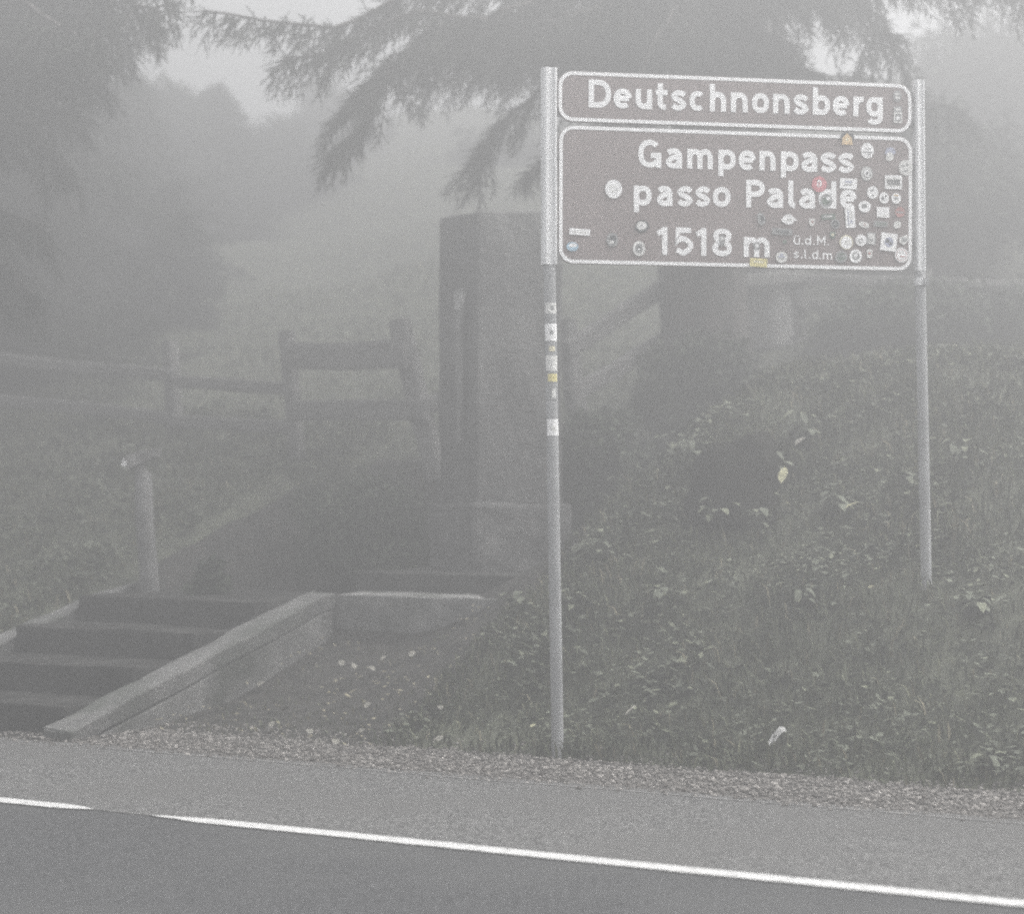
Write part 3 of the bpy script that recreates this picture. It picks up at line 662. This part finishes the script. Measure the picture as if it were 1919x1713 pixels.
def spruce_branch(sp, wood, pts, rad, hang=.55, hw=.35, step=.05, den=1.0, lean=(-.35, 0, 0), coarse=1.0):
    # a limb along pts with comb-like hanging branchlets
    pts = [np.array(p, dtype=float) for p in pts]
    ln = [np.linalg.norm(pts[i+1]-pts[i]) for i in range(len(pts)-1)]; tot = sum(ln)
    for i in range(1, len(pts)): pts[i] = pts[i]+rng.normal(size=3)*.05
    pts = [np.array(q) for q in zip(*[ [c[j] for c in crom([(p[a_], p[2]) for p in pts], 4)] for a_, j in ((0, 0), (1, 0), (0, 1))])]
    for i in range(1, len(pts)): pts[i] = pts[i]+rng.normal(size=3)*.022
    ln = [np.linalg.norm(pts[i+1]-pts[i]) for i in range(len(pts)-1)]; tot = sum(ln)
    wood.tube([Vector(p) for p in pts], [rad*.55*(1-.85*i/(len(pts)-1))+.003 for i in range(len(pts))], 7)
    s = .04*tot
    while s < tot:
        a = s; i = 0
        while i < len(ln)-1 and a > ln[i]: a -= ln[i]; i += 1
        q = pts[i]+(pts[i+1]-pts[i])*min(1, a/ln[i]); d = nv(pts[i+1]-pts[i]); f = s/tot
        if rng.random() < .75:                            # short shoots above and along the limb
            u_ = [nv(d*rng.uniform(.3, 1)+rng.normal(size=3)*.5+np.array([0, 0, rng.uniform(-.2, .6)])) for _ in range(3)]
            twigs(sp, [q]*3, u_, [rng.uniform(.06, .16)*coarse for _ in range(3)], nlen=.030*coarse, nwid=.0065*coarse, gap=.0085*coarse)
        for sgn in (-1, 1):
            if rng.random() > den: continue
            side = nv(np.cross(d, [0, 0, 1]))*sgn
            L = hang*rng.uniform(.25, 1.25)*(1-.45*f**2)
            dd = nv(d*.35*rng.uniform(.4, 1.4)+side*hw*rng.uniform(.2, 2.6)+np.array([0, 0, -1])*rng.uniform(.55, 1.1)+np.array(lean)*rng.uniform(.6, 1.3))
            k = max(3, int(L/(.045*coarse))); ps = []; ds = []; ls = []
            for j in range(k):
                u = (j+.4)/k; c = q+dd*L*u+np.array([0, 0, -.18*L*u*u])
                for sg in (-1, 1):
                    t_ = nv(dd*.8+nv(np.cross(dd, rng.normal(size=3)))*.75); ps.append(c); ds.append(t_); ls.append(rng.uniform(.05, .17)*(1.2-.6*u)*coarse)
            ps.append(q+dd*L*.8); ds.append(dd); ls.append(.12*coarse)
            twigs(sp, ps, ds, ls, nlen=.030*coarse, nwid=.0065*coarse, gap=.0080*coarse)
            wood.tube([Vector(q), Vector(q+dd*L*.5+np.array([0, 0, -.04*L])), Vector(q+dd*L+np.array([0, 0, -.18*L]))], [.006, .004, .002], 4)
        s += step*rng.uniform(.6, 1.4)
def trunk(wood, base, top, r0, r1, n=18, rough=.06):
    base, top = Vector(base), Vector(top); k = 26; pts = []; rad = []
    b0 = len(wood.v)
    for i in range(k+1):
        f = i/k; p = base.lerp(top, f); fl = .45*math.exp(-f*12)
        pts.append(p); rad.append(r0*(1-f)+r1*f+r0*fl)
    wood.tube(pts, rad, n)
    for j in range(b0, b0+(k+1)*n):
        v = Vector(wood.v[j]); i = (j-b0)//n
        if True:
            d = v-pts[i]; wood.v[j] = tuple(pts[i]+d*(1+rough*1.6*noise.noise(Vector((v.x*7, v.y*7, v.z*1.3)))))

# big spruce behind the sign
tb = P(1322, 830, 16.0); tb.z = ground_z(tb.x, tb.y)-.1
sp1 = thing('spruce_tree', 'large dark spruce with drooping branches rising behind the pass sign', 'spruce', tb)
wd = MB(); trunk(wd, (0, 0, 0), (.06, .1, 9.0), .29, .17)
cr = Soup()
def rel(l, o): return [Vector(P(*q))-o for q in l]
BR = [([(1320, -150, 15.9), (1080, -60, 15.2), (820, -15, 14.5), (600, 20, 14.0), (385, 5, 13.6)], .045, .31, .25, (-.35, 0, 0)),
      ([(1320, -60, 15.9), (1180, 20, 15.0), (1000, 45, 14.6), (820, 60, 14.2), (650, 80, 14.0), (540, 130, 13.9)], .045, .45, .32, (-.45, 0, 0)),
      ([(1310, 60, 15.8), (1160, 90, 15.2), (1030, 130, 14.9), (930, 220, 14.8), (880, 330, 14.7)], .035, .50, .35, (-.40, 0, 0)),
      ([(1310, -100, 16), (1050, 0, 14.8), (900, 40, 14.4), (760, 105, 14.2), (690, 190, 14.1), (655, 275, 14.1)], .035, .5, .3, (-.40, 0, 0)),
      ([(1310, -60, 16), (1020, 30, 15.0), (840, 80, 14.7), (720, 150, 14.6), (640, 235, 14.5)], .03, .42, .4, (-.40, 0, 0)),
      ([(1310, 130, 15.9), (1200, 190, 15.4), (1080, 260, 15.1), (980, 350, 15.0)], .03, .42, .35, (-.3, 0, 0)),
      ([(1335, -70, 15.9), (1440, -50, 15.2), (1540, -20, 14.9), (1640, 20, 14.7), (1690, 60, 14.6)], .03, .6, .3, (.05, 0, 0)),
      ([(1335, -200, 15.9), (1500, -140, 15.0), (1700, -90, 14.6), (1850, -40, 14.4), (1960, 20, 14.2)], .04, .48, .35, (.2, 0, 0)),
      ([(1330, 30, 15.9), (1400, 60, 15.3), (1490, 110, 15.1), (1600, 150, 15.0)], .03, .42, .35, (.1, 0, 0)),
      ([(1320, 0, 15.9), (1290, 20, 15.0), (1250, 70, 14.4), (1200, 150, 14.0)], .03, .5, .4, (-.15, 0, 0)),
      ([(1320, -160, 15.9), (1250, -100, 14.8), (1180, -40, 14.2), (1110, 40, 13.9)], .03, .5, .4, (-.3, 0, 0)),
      ([(1325, -260, 15.9), (1100, -190, 15.0), (860, -120, 14.3), (660, -90, 13.9), (500, -110, 13.7)], .04, .32, .3, (-.3, 0, 0)),
      ([(1330, 170, 16.2), (1500, 150, 16.5), (1650, 160, 16.8), (1800, 210, 17)], .03, .45, .35, (.1, 0, 0))]
for i in range(18):                                      # boughs filling the crown between the named ones
    y0 = rng.uniform(-260, 90); lf = rng.random() < .68; Yt = rng.uniform(14.2, 17.2)
    xe = rng.uniform(690, 1120) if lf else rng.uniform(1480, 1700); ye = y0+rng.uniform(40, 190)*(abs(xe-1320)/700)+30
    ye = min(ye, 175); m1 = 1320+(xe-1320)*.35; m2 = 1320+(xe-1320)*.72
    BR.append(([(1320, y0, 16), (m1, y0+(ye-y0)*.22, 16+(Yt-16)*.5), (m2, y0+(ye-y0)*.58, 16+(Yt-16)*.85), (xe, ye, Yt)], .03, .46, .35, (-.35 if lf else .15, 0, 0)))
for pts, r_, hg, hw_, ln_ in BR: spruce_branch(cr, wd, rel(pts, tb), r_, hg, hw_, lean=ln_)
for i in range(16):                                      # shorter boughs round the stem higher up
    a = rng.uniform(0, 6.28); z = rng.uniform(5.2, 8.6); l = (9.6-z)*.55
    c = np.array([.05, .08, z]); e = np.array([math.cos(a), math.sin(a), 0])
    spruce_branch(cr, wd, [c, c+e*l*.5+[0, 0, -.1], c+e*l+[0, 0, -.35]], .03, .45, .35, step=.09, coarse=1.5, lean=(0, 0, 0))
wd.build('trunk', M['bark'], sp1, True); cr.build('crown', M['needle'], sp1)

# pale stem beside it
bb = P(1440, 760, 17.4); bb.z = ground_z(bb.x, bb.y)-.1
be = thing('pale_tree', 'pale grey straight tree trunk standing just right of the dark spruce', 'tree', bb)
wd = MB(); trunk(wd, (0, 0, 0), (-.12, .1, 9.5), .20, .13, 14, .03)
cr = Soup()
for i in range(12):
    a = rng.uniform(0, 6.28); z = rng.uniform(5.6, 9.0); l = rng.uniform(.8, 1.6)
    c = np.array([-.06, .05, z]); e = np.array([math.cos(a), math.sin(a), 0])
    spruce_branch(cr, wd, [c, c+e*l*.5+[0, 0, -.05], c+e*l+[0, 0, -.3]], .025, .4, .35, step=.1, coarse=1.6, lean=(0, 0, 0))
wd.build('trunk', M['palebark'], be, True); cr.build('crown', M['needle'], be)

# spruce at the left edge
lb = P(-190, 800, 14.6); lb.z = ground_z(lb.x, lb.y)-.1
sp2 = thing('spruce_tree', 'dense spruce at the frame edge with boughs hanging over the marker post', 'spruce', lb)
wd = MB(); trunk(wd, (0, 0, 0), (.0, .1, 8.5), .24, .12)
cr = Soup()
BL = [([(-190, -60, 14.6), (0, -40, 14.0), (180, -10, 13.6), (320, 15, 13.4)], .04, .42, .35, (.05, 0, 0)),
      ([(-190, 20, 14.6), (-20, 30, 14.2), (120, 40, 13.9), (240, 62, 13.8)], .035, .42, .35, (.1, 0, 0)),
      ([(-190, 90, 14.6), (-60, 110, 14.2), (60, 130, 14.0), (150, 160, 13.9)], .03, .45, .35, (.1, 0, 0)),
      ([(-190, 190, 14.6), (-80, 210, 14.3), (40, 250, 14.2), (130, 310, 14.1)], .03, .45, .35, (.1, 0, 0)),
      ([(-190, 300, 14.6), (-90, 330, 14.3), (10, 380, 14.2), (80, 440, 14.1)], .03, .45, .35, (.1, 0, 0)),
      ([(-190, -150, 14.6), (20, -120, 14.0), (200, -80, 13.7), (350, -45, 13.5)], .035, .42, .35, (0, 0, 0)),
      ([(-190, -20, 14.6), (-40, 0, 13.8), (90, 25, 13.2), (180, 65, 12.9)], .035, .45, .35, (.1, 0, 0)),
      ([(-190, 420, 14.6), (-100, 450, 14.3), (-10, 500, 14.2), (50, 560, 14.1)], .03, .45, .35, (.1, 0, 0))]
BL += [([(-190, y_-60, 15.4), (-40, y_-35, 15.2), (x_*.5, y_-20, 15.1), (x_, y_, 15.0)], .03, .42, .4, (.1, 0, 0)) for x_, y_ in ((290, 45), (245, 95), (205, 150), (150, 215), (190, 0), (110, 60), (60, 120))]
for pts, r_, hg, hw_, ln_ in BL: spruce_branch(cr, wd, rel(pts, lb), r_, hg, hw_, lean=ln_, step=.045)
for i in range(14):
    a = rng.uniform(1.6, 4.7); z = rng.uniform(2.0, 8.0); l = (9.0-z)*.35
    c = np.array([.0, .05, z]); e = np.array([math.cos(a), math.sin(a), 0])
    spruce_branch(cr, wd, [c, c+e*l*.5+[0, 0, -.1], c+e*l+[0, 0, -.35]], .03, .45, .35, step=.09, coarse=1.6, lean=(0, 0, 0))
wd.build('trunk', M['bark'], sp2, True); cr.build('crown', M['needle'], sp2)

# bushy trees on the slope behind: leaf clumps spread through a lobed crown
def bushy(name, label, cat, px, py_top, py_bot, Y, half, m='farneedle', n=5200, leaf=.07, trunk_r=.12, lobes=9, flatk=.8, group=None, seed=1, taper=.65, rag=.35):
    r2 = np.random.default_rng(seed)
    top = P(px, py_top, Y); x0 = top.x; zg = ground_z(x0, Y); bot = max(zg+.1, P(px, py_bot, Y).z); H = top.z-bot; hw = half*Y/F
    o = thing(name, label, cat, (x0, Y, zg-.05), group=group)
    wd = MB(); trunk(wd, (0, 0, 0), (0, 0, top.z-zg-.3*H), trunk_r, trunk_r*.3, 9)
    sp = Soup(); C = []
    for i in range(lobes):
        f = (i+.5)/lobes; a = r2.uniform(0, 6.28); rr = hw*(1-taper*f**1.6)*r2.uniform(.35, .85 if taper < .5 else .72)
        C.append((np.array([math.cos(a)*rr, math.sin(a)*rr*.8, bot-zg+H*(.12+.74*f)]), hw*(.62-.36*f*(taper/.65))*r2.uniform(.75, 1.1)*(.75 if taper < .5 else 1)))
        wd.tube([Vector((0, 0, max(.2, C[-1][0][2]-.25*H))), Vector(C[-1][0])], [trunk_r*.4, .02], 6)
    C.append((np.array([0, 0, bot-zg+H*.86]), hw*.30)); C.append((np.array([0, 0, bot-zg+H*.35]), hw*.7))
    for c, r in C:
        k = int(n*(r/hw)**1.4/3); k = max(150, k)
        d = nv(r2.normal(size=(k, 3)))*(r2.random((k, 1))**.33)*r; d[:, 2] *= flatk
        # uneven surface: push points by a coarse noise
        d *= np.array([1+rag*noise.noise(Vector((q*2.2/r+c)))+.5*rag*noise.noise(Vector((q*6/r+c*3))) for q in d])[:, None]
        p = d+c; e1 = nv(nv(d+1e-6)*.6+r2.normal(size=(k, 3))*.8+np.array([0, 0, -.8])); e2 = nv(np.cross(e1, r2.normal(size=(k, 3))))
        s = leaf*r2.uniform(.5, 1.3, (k, 1))
        sp.add(np.stack([p-e2*s*.35, p+e2*s*.35, p+e1*s*1.5], 1))
    wd.build('trunk', M['bark'], o, True); sp.build('crown', M[m], o); return o
G = 'hazy trees on the slope behind the fence'
fa = P(-10, 700, 19.3); fa.z = ground_z(fa.x, fa.y)-.1
fir = thing('fir_tree', 'darkest conifer in the haze at the frame edge, behind the marker post', 'conifer', fa, group='hazy conifers at the frame edge')
wd = MB(); trunk(wd, (0, 0, 0), (.05, 0, 5.6), .16, .03, 10); cr = Soup()
for i in range(84):
    f = (i+.5)/84; z = .35+5.2*f; a = i*2.4+rng.uniform(-.4, .4); l = (1.95*(1-f)**.75+.12)*rng.uniform(.75, 1.15)
    c = np.array([.05*f, 0, z]); e = np.array([math.cos(a), math.sin(a), 0])
    spruce_branch(cr, wd, [c, c+e*l*.35+[0, 0, .02], c+e*l*.7+[0, 0, -.12*l], c+e*l+[0, 0, -.22*l]], .03, .42, .45, step=.10, coarse=1.9, lean=(0, 0, 0))
wd.build('trunk', M['bark'], fir, True); cr.build('crown', M['farneedle'], fir)
for lb_, px_, Y_, py_, rz, wx_ in (('pale conifer in the haze whose tip meets the bright sky gap', 410, 27.0, 152, 2.0, 1.5), ('middle conifer in the haze, between the darkest one and the pale one', 250, 23.0, 138, 4.1, 1.5), ('lowest conifer in the haze, above the left end of the rail fence', 320, 21.0, 330, 1.1, 1.3)):
    q = P(px_, 700, Y_); o = fir.copy(); COL.objects.link(o); o.location = (q.x, q.y, ground_z(q.x, q.y)-.1); sc_ = (P(px_, py_, Y_).z-o.location.z)/5.6; o.scale = (sc_*wx_, sc_*wx_, sc_); o.rotation_euler = (0, 0, rz); o['label'] = lb_
    for ch in fir.children:
        c = ch.copy(); COL.objects.link(c); c.parent = o
bushy('broad_tree', 'wide hazy tree whose flat top stands below the bright sky gap', 'tree', 300, 132, 760, 27.0, 170, n=11000, leaf=.07, seed=3, group=G, lobes=22, taper=.35, rag=.75)
bushy('broad_tree', 'small faint tree under the tip of the long spruce branch', 'tree', 600, 150, 560, 33.0, 120, n=6000, leaf=.09, seed=6, group=G, taper=.4, rag=.8)
bushy('broad_tree', 'very faint tree in the haze above the leaning fence posts', 'tree', 520, 230, 640, 29.0, 140, n=7000, leaf=.08, seed=18, group=G, taper=.4, rag=.8)
bushy('broad_tree', 'faint tree in the haze between the sign and the frame edge', 'tree', 1840, 40, 620, 25.0, 260, n=11000, leaf=.07, seed=11, group=G, taper=.4, rag=.8)
bushy('broad_tree', 'faint bushy tree behind the right sign post above the thin fence rails', 'tree', 1760, 215, 680, 19.3, 270, n=15000, leaf=.06, seed=16, group=G, taper=.35, rag=.8)
bushy('broad_tree', 'faint tree in the haze directly behind the stone pillar', 'tree', 960, 300, 640, 30.0, 150, n=7000, leaf=.08, seed=12, group=G, taper=.4, rag=.8)
bushy('shrub', 'long low undergrowth along the thin rails behind the right sign post', 'shrub', 1755, 545, 720, 16.6, 245, m='leafdark', n=12000, leaf=.04, trunk_r=.03, seed=31, taper=.15, lobes=18, rag=.8, flatk=.5)
bushy('shrub', 'wide dark low shrub on the earth bank between leaning fence post and pillar base', 'shrub', 690, 875, 1085, 14.3, 170, m='leafdark', n=9000, leaf=.03, trunk_r=.03, seed=21, taper=.15, lobes=14, rag=.7, flatk=.6)
bushy('shrub', 'dark shrub growing close at the right side of the stone pillar', 'shrub', 1160, 745, 985, 13.9, 130, m='leafdark', n=9000, leaf=.03, trunk_r=.03, seed=22, taper=.2, lobes=14, rag=.7)
bushy('shrub', 'tall dark bush hiding the feet of both tree trunks', 'shrub', 1305, 620, 930, 15.0, 135, m='leafdark', n=12000, leaf=.035, trunk_r=.04, seed=23, taper=.3, lobes=16, rag=.7)
bushy('shrub', 'small dark tuft beside the top of the stone steps', 'shrub', 395, 1030, 1110, 13.0, 45, m='leafdark', n=2500, leaf=.03, trunk_r=.015, seed=24)

# mossy stump on the bank
sb = P(1385, 960, 11.6); sb.z -= .06
b = MB(); k = 28; v = []; rings = [(0, .33), (.08, .28), (.17, .25), (.29, .235), (.41, .215), (.46, .16), (.44, .06)]
for z, r in rings:
    for i in range(k):
        a = 2*math.pi*i/k; q = r*(1+.22*noise.noise(Vector((math.cos(a)*1.6, math.sin(a)*1.6, z*2)))+.12*noise.noise(Vector((math.cos(a)*6, math.sin(a)*6, z))))
        v.append((q*math.cos(a), q*math.sin(a), z+.03*noise.noise(Vector((math.cos(a)*2, math.sin(a)*2, 7)))*(1 if z > .4 else 0)+.04*math.cos(a)*(z > .4)))
f = [(j*k+i, j*k+(i+1) % k, (j+1)*k+(i+1) % k, (j+1)*k+i) for j in range(len(rings)-1) for i in range(k)]+[tuple((len(rings)-1)*k+i for i in range(k))]
b.add(v, f); o = b.build('tree_stump', M['stump'], None, True); o.location = sb
tag(o, 'dark broad tree stump set into the leafy bank below the sign', 'tree stump')

# broad-leaved plants on the bank
def leaf_ring(L, Wd): return [(0, 0), (.18*L, .42*Wd), (.45*L, .5*Wd), (.75*L, .34*Wd), (L, 0), (.75*L, -.34*Wd), (.45*L, -.5*Wd), (.18*L, -.42*Wd)]
def leaf(b, c, yaw_, pitch, L, Wd, mi=0, droop=.3):
    v = []
    for x_, y_ in leaf_ring(L, Wd):
        z_ = math.sin(pitch)*x_-droop*x_*x_/L+abs(y_)*.35
        xx = math.cos(pitch)*x_
        v.append((c[0]+xx*math.cos(yaw_)-y_*math.sin(yaw_), c[1]+xx*math.sin(yaw_)+y_*math.cos(yaw_), c[2]+z_))
    b.add(v, [(0, 1, 2), (0, 2, 6), (0, 6, 7), (2, 3, 5), (2, 5, 6), (3, 4, 5)], mi)
def plant(px, py, Y, n, L0, H, label, pale=.25, seed=0):
    r = random.Random(seed); c = P(px, py, Y); z = ground_z(c.x, c.y)
    o = thing('leafy_plant', label, 'plant', (c.x, c.y, z), group='broad leaved plants on the bank'); b = MB(); s = MB()
    for i in range(n):
        a = r.uniform(0, 6.28); rr = r.uniform(.02, .5)*H; h = H*r.uniform(.35, 1.05); q = (rr*math.cos(a), rr*math.sin(a), h)
        s.tube([(0, 0, -.02), (q[0]*.4, q[1]*.4, h*.6), q], .003, 4)
        leaf(b, q, a+r.uniform(-.6, .6), r.uniform(-.5, .4), L0*r.uniform(.6, 1.15), L0*r.uniform(.4, .7), 1 if r.random() < pale else 0)
    s.build('stem', M['broad_a'], o); b.build('foliage', [M['broad_a'], M['broad_b']], o)
PL = [(1350, 1020, 11.6, 34, .085, .28, 'bushy broad leaved plant in front of the dark stump'),
      (1440, 955, 11.7, 16, .10, .22, 'plant with wide pale leaves at the right side of the stump'),
      (1500, 890, 12.0, 16, .10, .22, 'plant with one long yellowish leaf up the bank from the stump'),
      (1280, 960, 12.0, 24, .08, .26, 'pale leaved plant left of the dark stump on the bank'),
      (1180, 905, 12.6, 14, .06, .26, 'thin plant with small pale flower heads by the dark shrub'),
      (1120, 1040, 11.5, 20, .08, .2, 'leafy plant just right of the left sign post, half way up the bank'),
      (1075, 1130, 11.0, 18, .075, .16, 'low plant touching the left sign post on its right'),
      (970, 1130, 11.3, 16, .075, .16, 'low plant spilling over the end of the block wall'),
      (1560, 1030, 11.2, 22, .085, .16, 'leafy plant between the sign posts near the right one'),
      (1800, 1000, 11.2, 22, .085, .16, 'leafy plant right of the right sign post'),
      (1830, 1180, 10.0, 20, .075, .12, 'low plant on the bank below the right post toward the frame edge'),
      (1500, 1170, 10.4, 18, .075, .12, 'low weed with narrow pale leaves in the middle of the bank'),
      (1860, 1420, 9.0, 18, .075, .10, 'weed growing at the foot of the bank by the frame edge'),
      (1345, 905, 11.35, 22, .075, .20, 'leafy weed covering the left half of the dark stump'),
      (1425, 990, 11.2, 22, .075, .16, 'leafy weed growing at the foot of the dark stump on its right'),
      (1240, 1150, 10.8, 18, .075, .13, 'low weed on the open grass between stump and gravel')]
for i, a in enumerate(PL): plant(*a, seed=40+i)

# fallen leaves
def on_ground(px, py):                                   # where the sight line meets the ground
    Y = 6.5
    while Y < 16:
        q = P(px, py, Y)
        if q.z <= ground_z(q.x, q.y)+.012: return q
        Y += .02
    return P(px, py, 11)
def fallen(px, py, L, Wd, yaw_, m, label, cat, group, name='fallen_leaf', tiltz=.25, lift=.035):
    q = on_ground(px, py); b = MB(); leaf(b, (-.5*L*math.cos(yaw_), -.5*L*math.sin(yaw_), 0), yaw_, tiltz, L, Wd, 0, .15)
    o = b.build(name, m); o.location = (q.x, q.y, ground_z(q.x, q.y)+lift); tag(o, label, cat, group)
    return o
GL = 'pale fallen leaves on the bare soil'
for i, (px, py) in enumerate([(825, 1340), (690, 1335), (680, 1380), (490, 1292), (300, 1343), (275, 1355), (510, 1370), (580, 1383), (720, 1245), (773, 1238), (662, 1260), (640, 1255), (695, 1263), (825, 1398), (628, 1402), (445, 1300)]):
    fallen(px, py, random.uniform(.04, .065), random.uniform(.03, .045), random.uniform(.9, 2.3), M['dryleaf'], 'small pale fallen leaf lying on the bare soil below the low block wall', 'leaf', GL, tiltz=random.uniform(.5, .9), lift=.03)
fallen(1470, 945, .14, .05, 1.2, M['yellowleaf'], 'long pale yellow leaf hanging on the bank beside the stump', 'leaf', None, tiltz=.9, lift=.12)
fallen(1503, 865, .10, .05, .7, M['dryleaf'], 'wide yellowish leaf high on the bank up from the stump', 'leaf', None, tiltz=.6, lift=.10)
fallen(1185, 1362, .11, .016, .8, M['dryleaf'], 'narrow pale straw blade lying in grass right of the left post', 'leaf', None, tiltz=.6, lift=.06)
fallen(1000, 1380, .035, .03, .8, M['yellowleaf'], 'small yellow leaf at the foot of the left sign post', 'leaf', None, tiltz=.5, lift=.05)
fallen(935, 1074, .05, .04, .4, M['dryleaf'], 'small pale leaf stuck at the corner of the pillar slab', 'leaf', None, tiltz=.5, lift=.06)
fallen(1634, 1134, .035, .03, .4, M['yellowleaf'], 'tiny bright yellow leaf in the grass left of the right post foot', 'leaf', None, tiltz=.5, lift=.08)
fallen(1600, 985, .10, .03, .3, M['yellowleaf'], 'narrow yellow leaf on the bank between stump and right post', 'leaf', None, tiltz=.5, lift=.09)
q = on_ground(1453, 1402)
b = MB(); b.v = []; L = .115
pts = []
for j in range(5):
    for i in range(9):
        u = i/8-.5; w_ = (j/4-.5)*.045*(1-1.6*u*u); a = .55
        z = .012*math.sin(u*7)+.03*u+.015*noise.noise(Vector((u*5, j, 2)))
        pts.append((L*u*math.cos(a)-w_*math.sin(a)*.4, L*u*math.sin(a)*.4+w_*.5, z+L*u*.34+w_*.6))
b.add(pts, [(j*9+i, j*9+i+1, j*9+i+10, j*9+i+9) for j in range(4) for i in range(8)])
o = b.build('paper_scrap', M['pale_scrap']); o.location = (q.x, q.y, ground_z(q.x, q.y)+.06)
tag(o, 'crumpled white scrap lying in the grass at the foot of the bank', 'litter')

# ------------------------------------------------------------------ haze
hm = bpy.data.materials.new('haze'); hm.use_nodes = True; t = hm.node_tree
for nd in list(t.nodes):
    if nd.type == 'BSDF_PRINCIPLED': t.nodes.remove(nd)
pv = t.nodes.new('ShaderNodeVolumePrincipled'); pv.inputs['Color'].default_value = (.985, .99, .995, 1)
pv.inputs['Density'].default_value = HAZE_DENSITY; pv.inputs['Anisotropy'].default_value = HAZE_G
t.links.new(pv.outputs[0], [n for n in t.nodes if n.type == 'OUTPUT_MATERIAL'][0].inputs['Volume'])
gv = np.array([v for v in go.data.vertices[0].co]); co = np.empty(len(go.data.vertices)*3); go.data.vertices.foreach_get('co', co); co = co.reshape(-1, 3)
zlo = co[:, 2].min()-1.0; T0, T1, N0, N1 = ts[0]-.5, ts[-1]+.5, ns[0]-.5, ns[-1]+.5
b = MB(); b.prism([TN(T0, N0, zlo), TN(T1, N0, zlo), TN(T1, N1, zlo), TN(T0, N1, zlo)], (0, 0, 14.0-zlo))
tag(b.build('haze', hm), 'even pale mountain fog filling the whole scene', 'fog', kind='stuff')
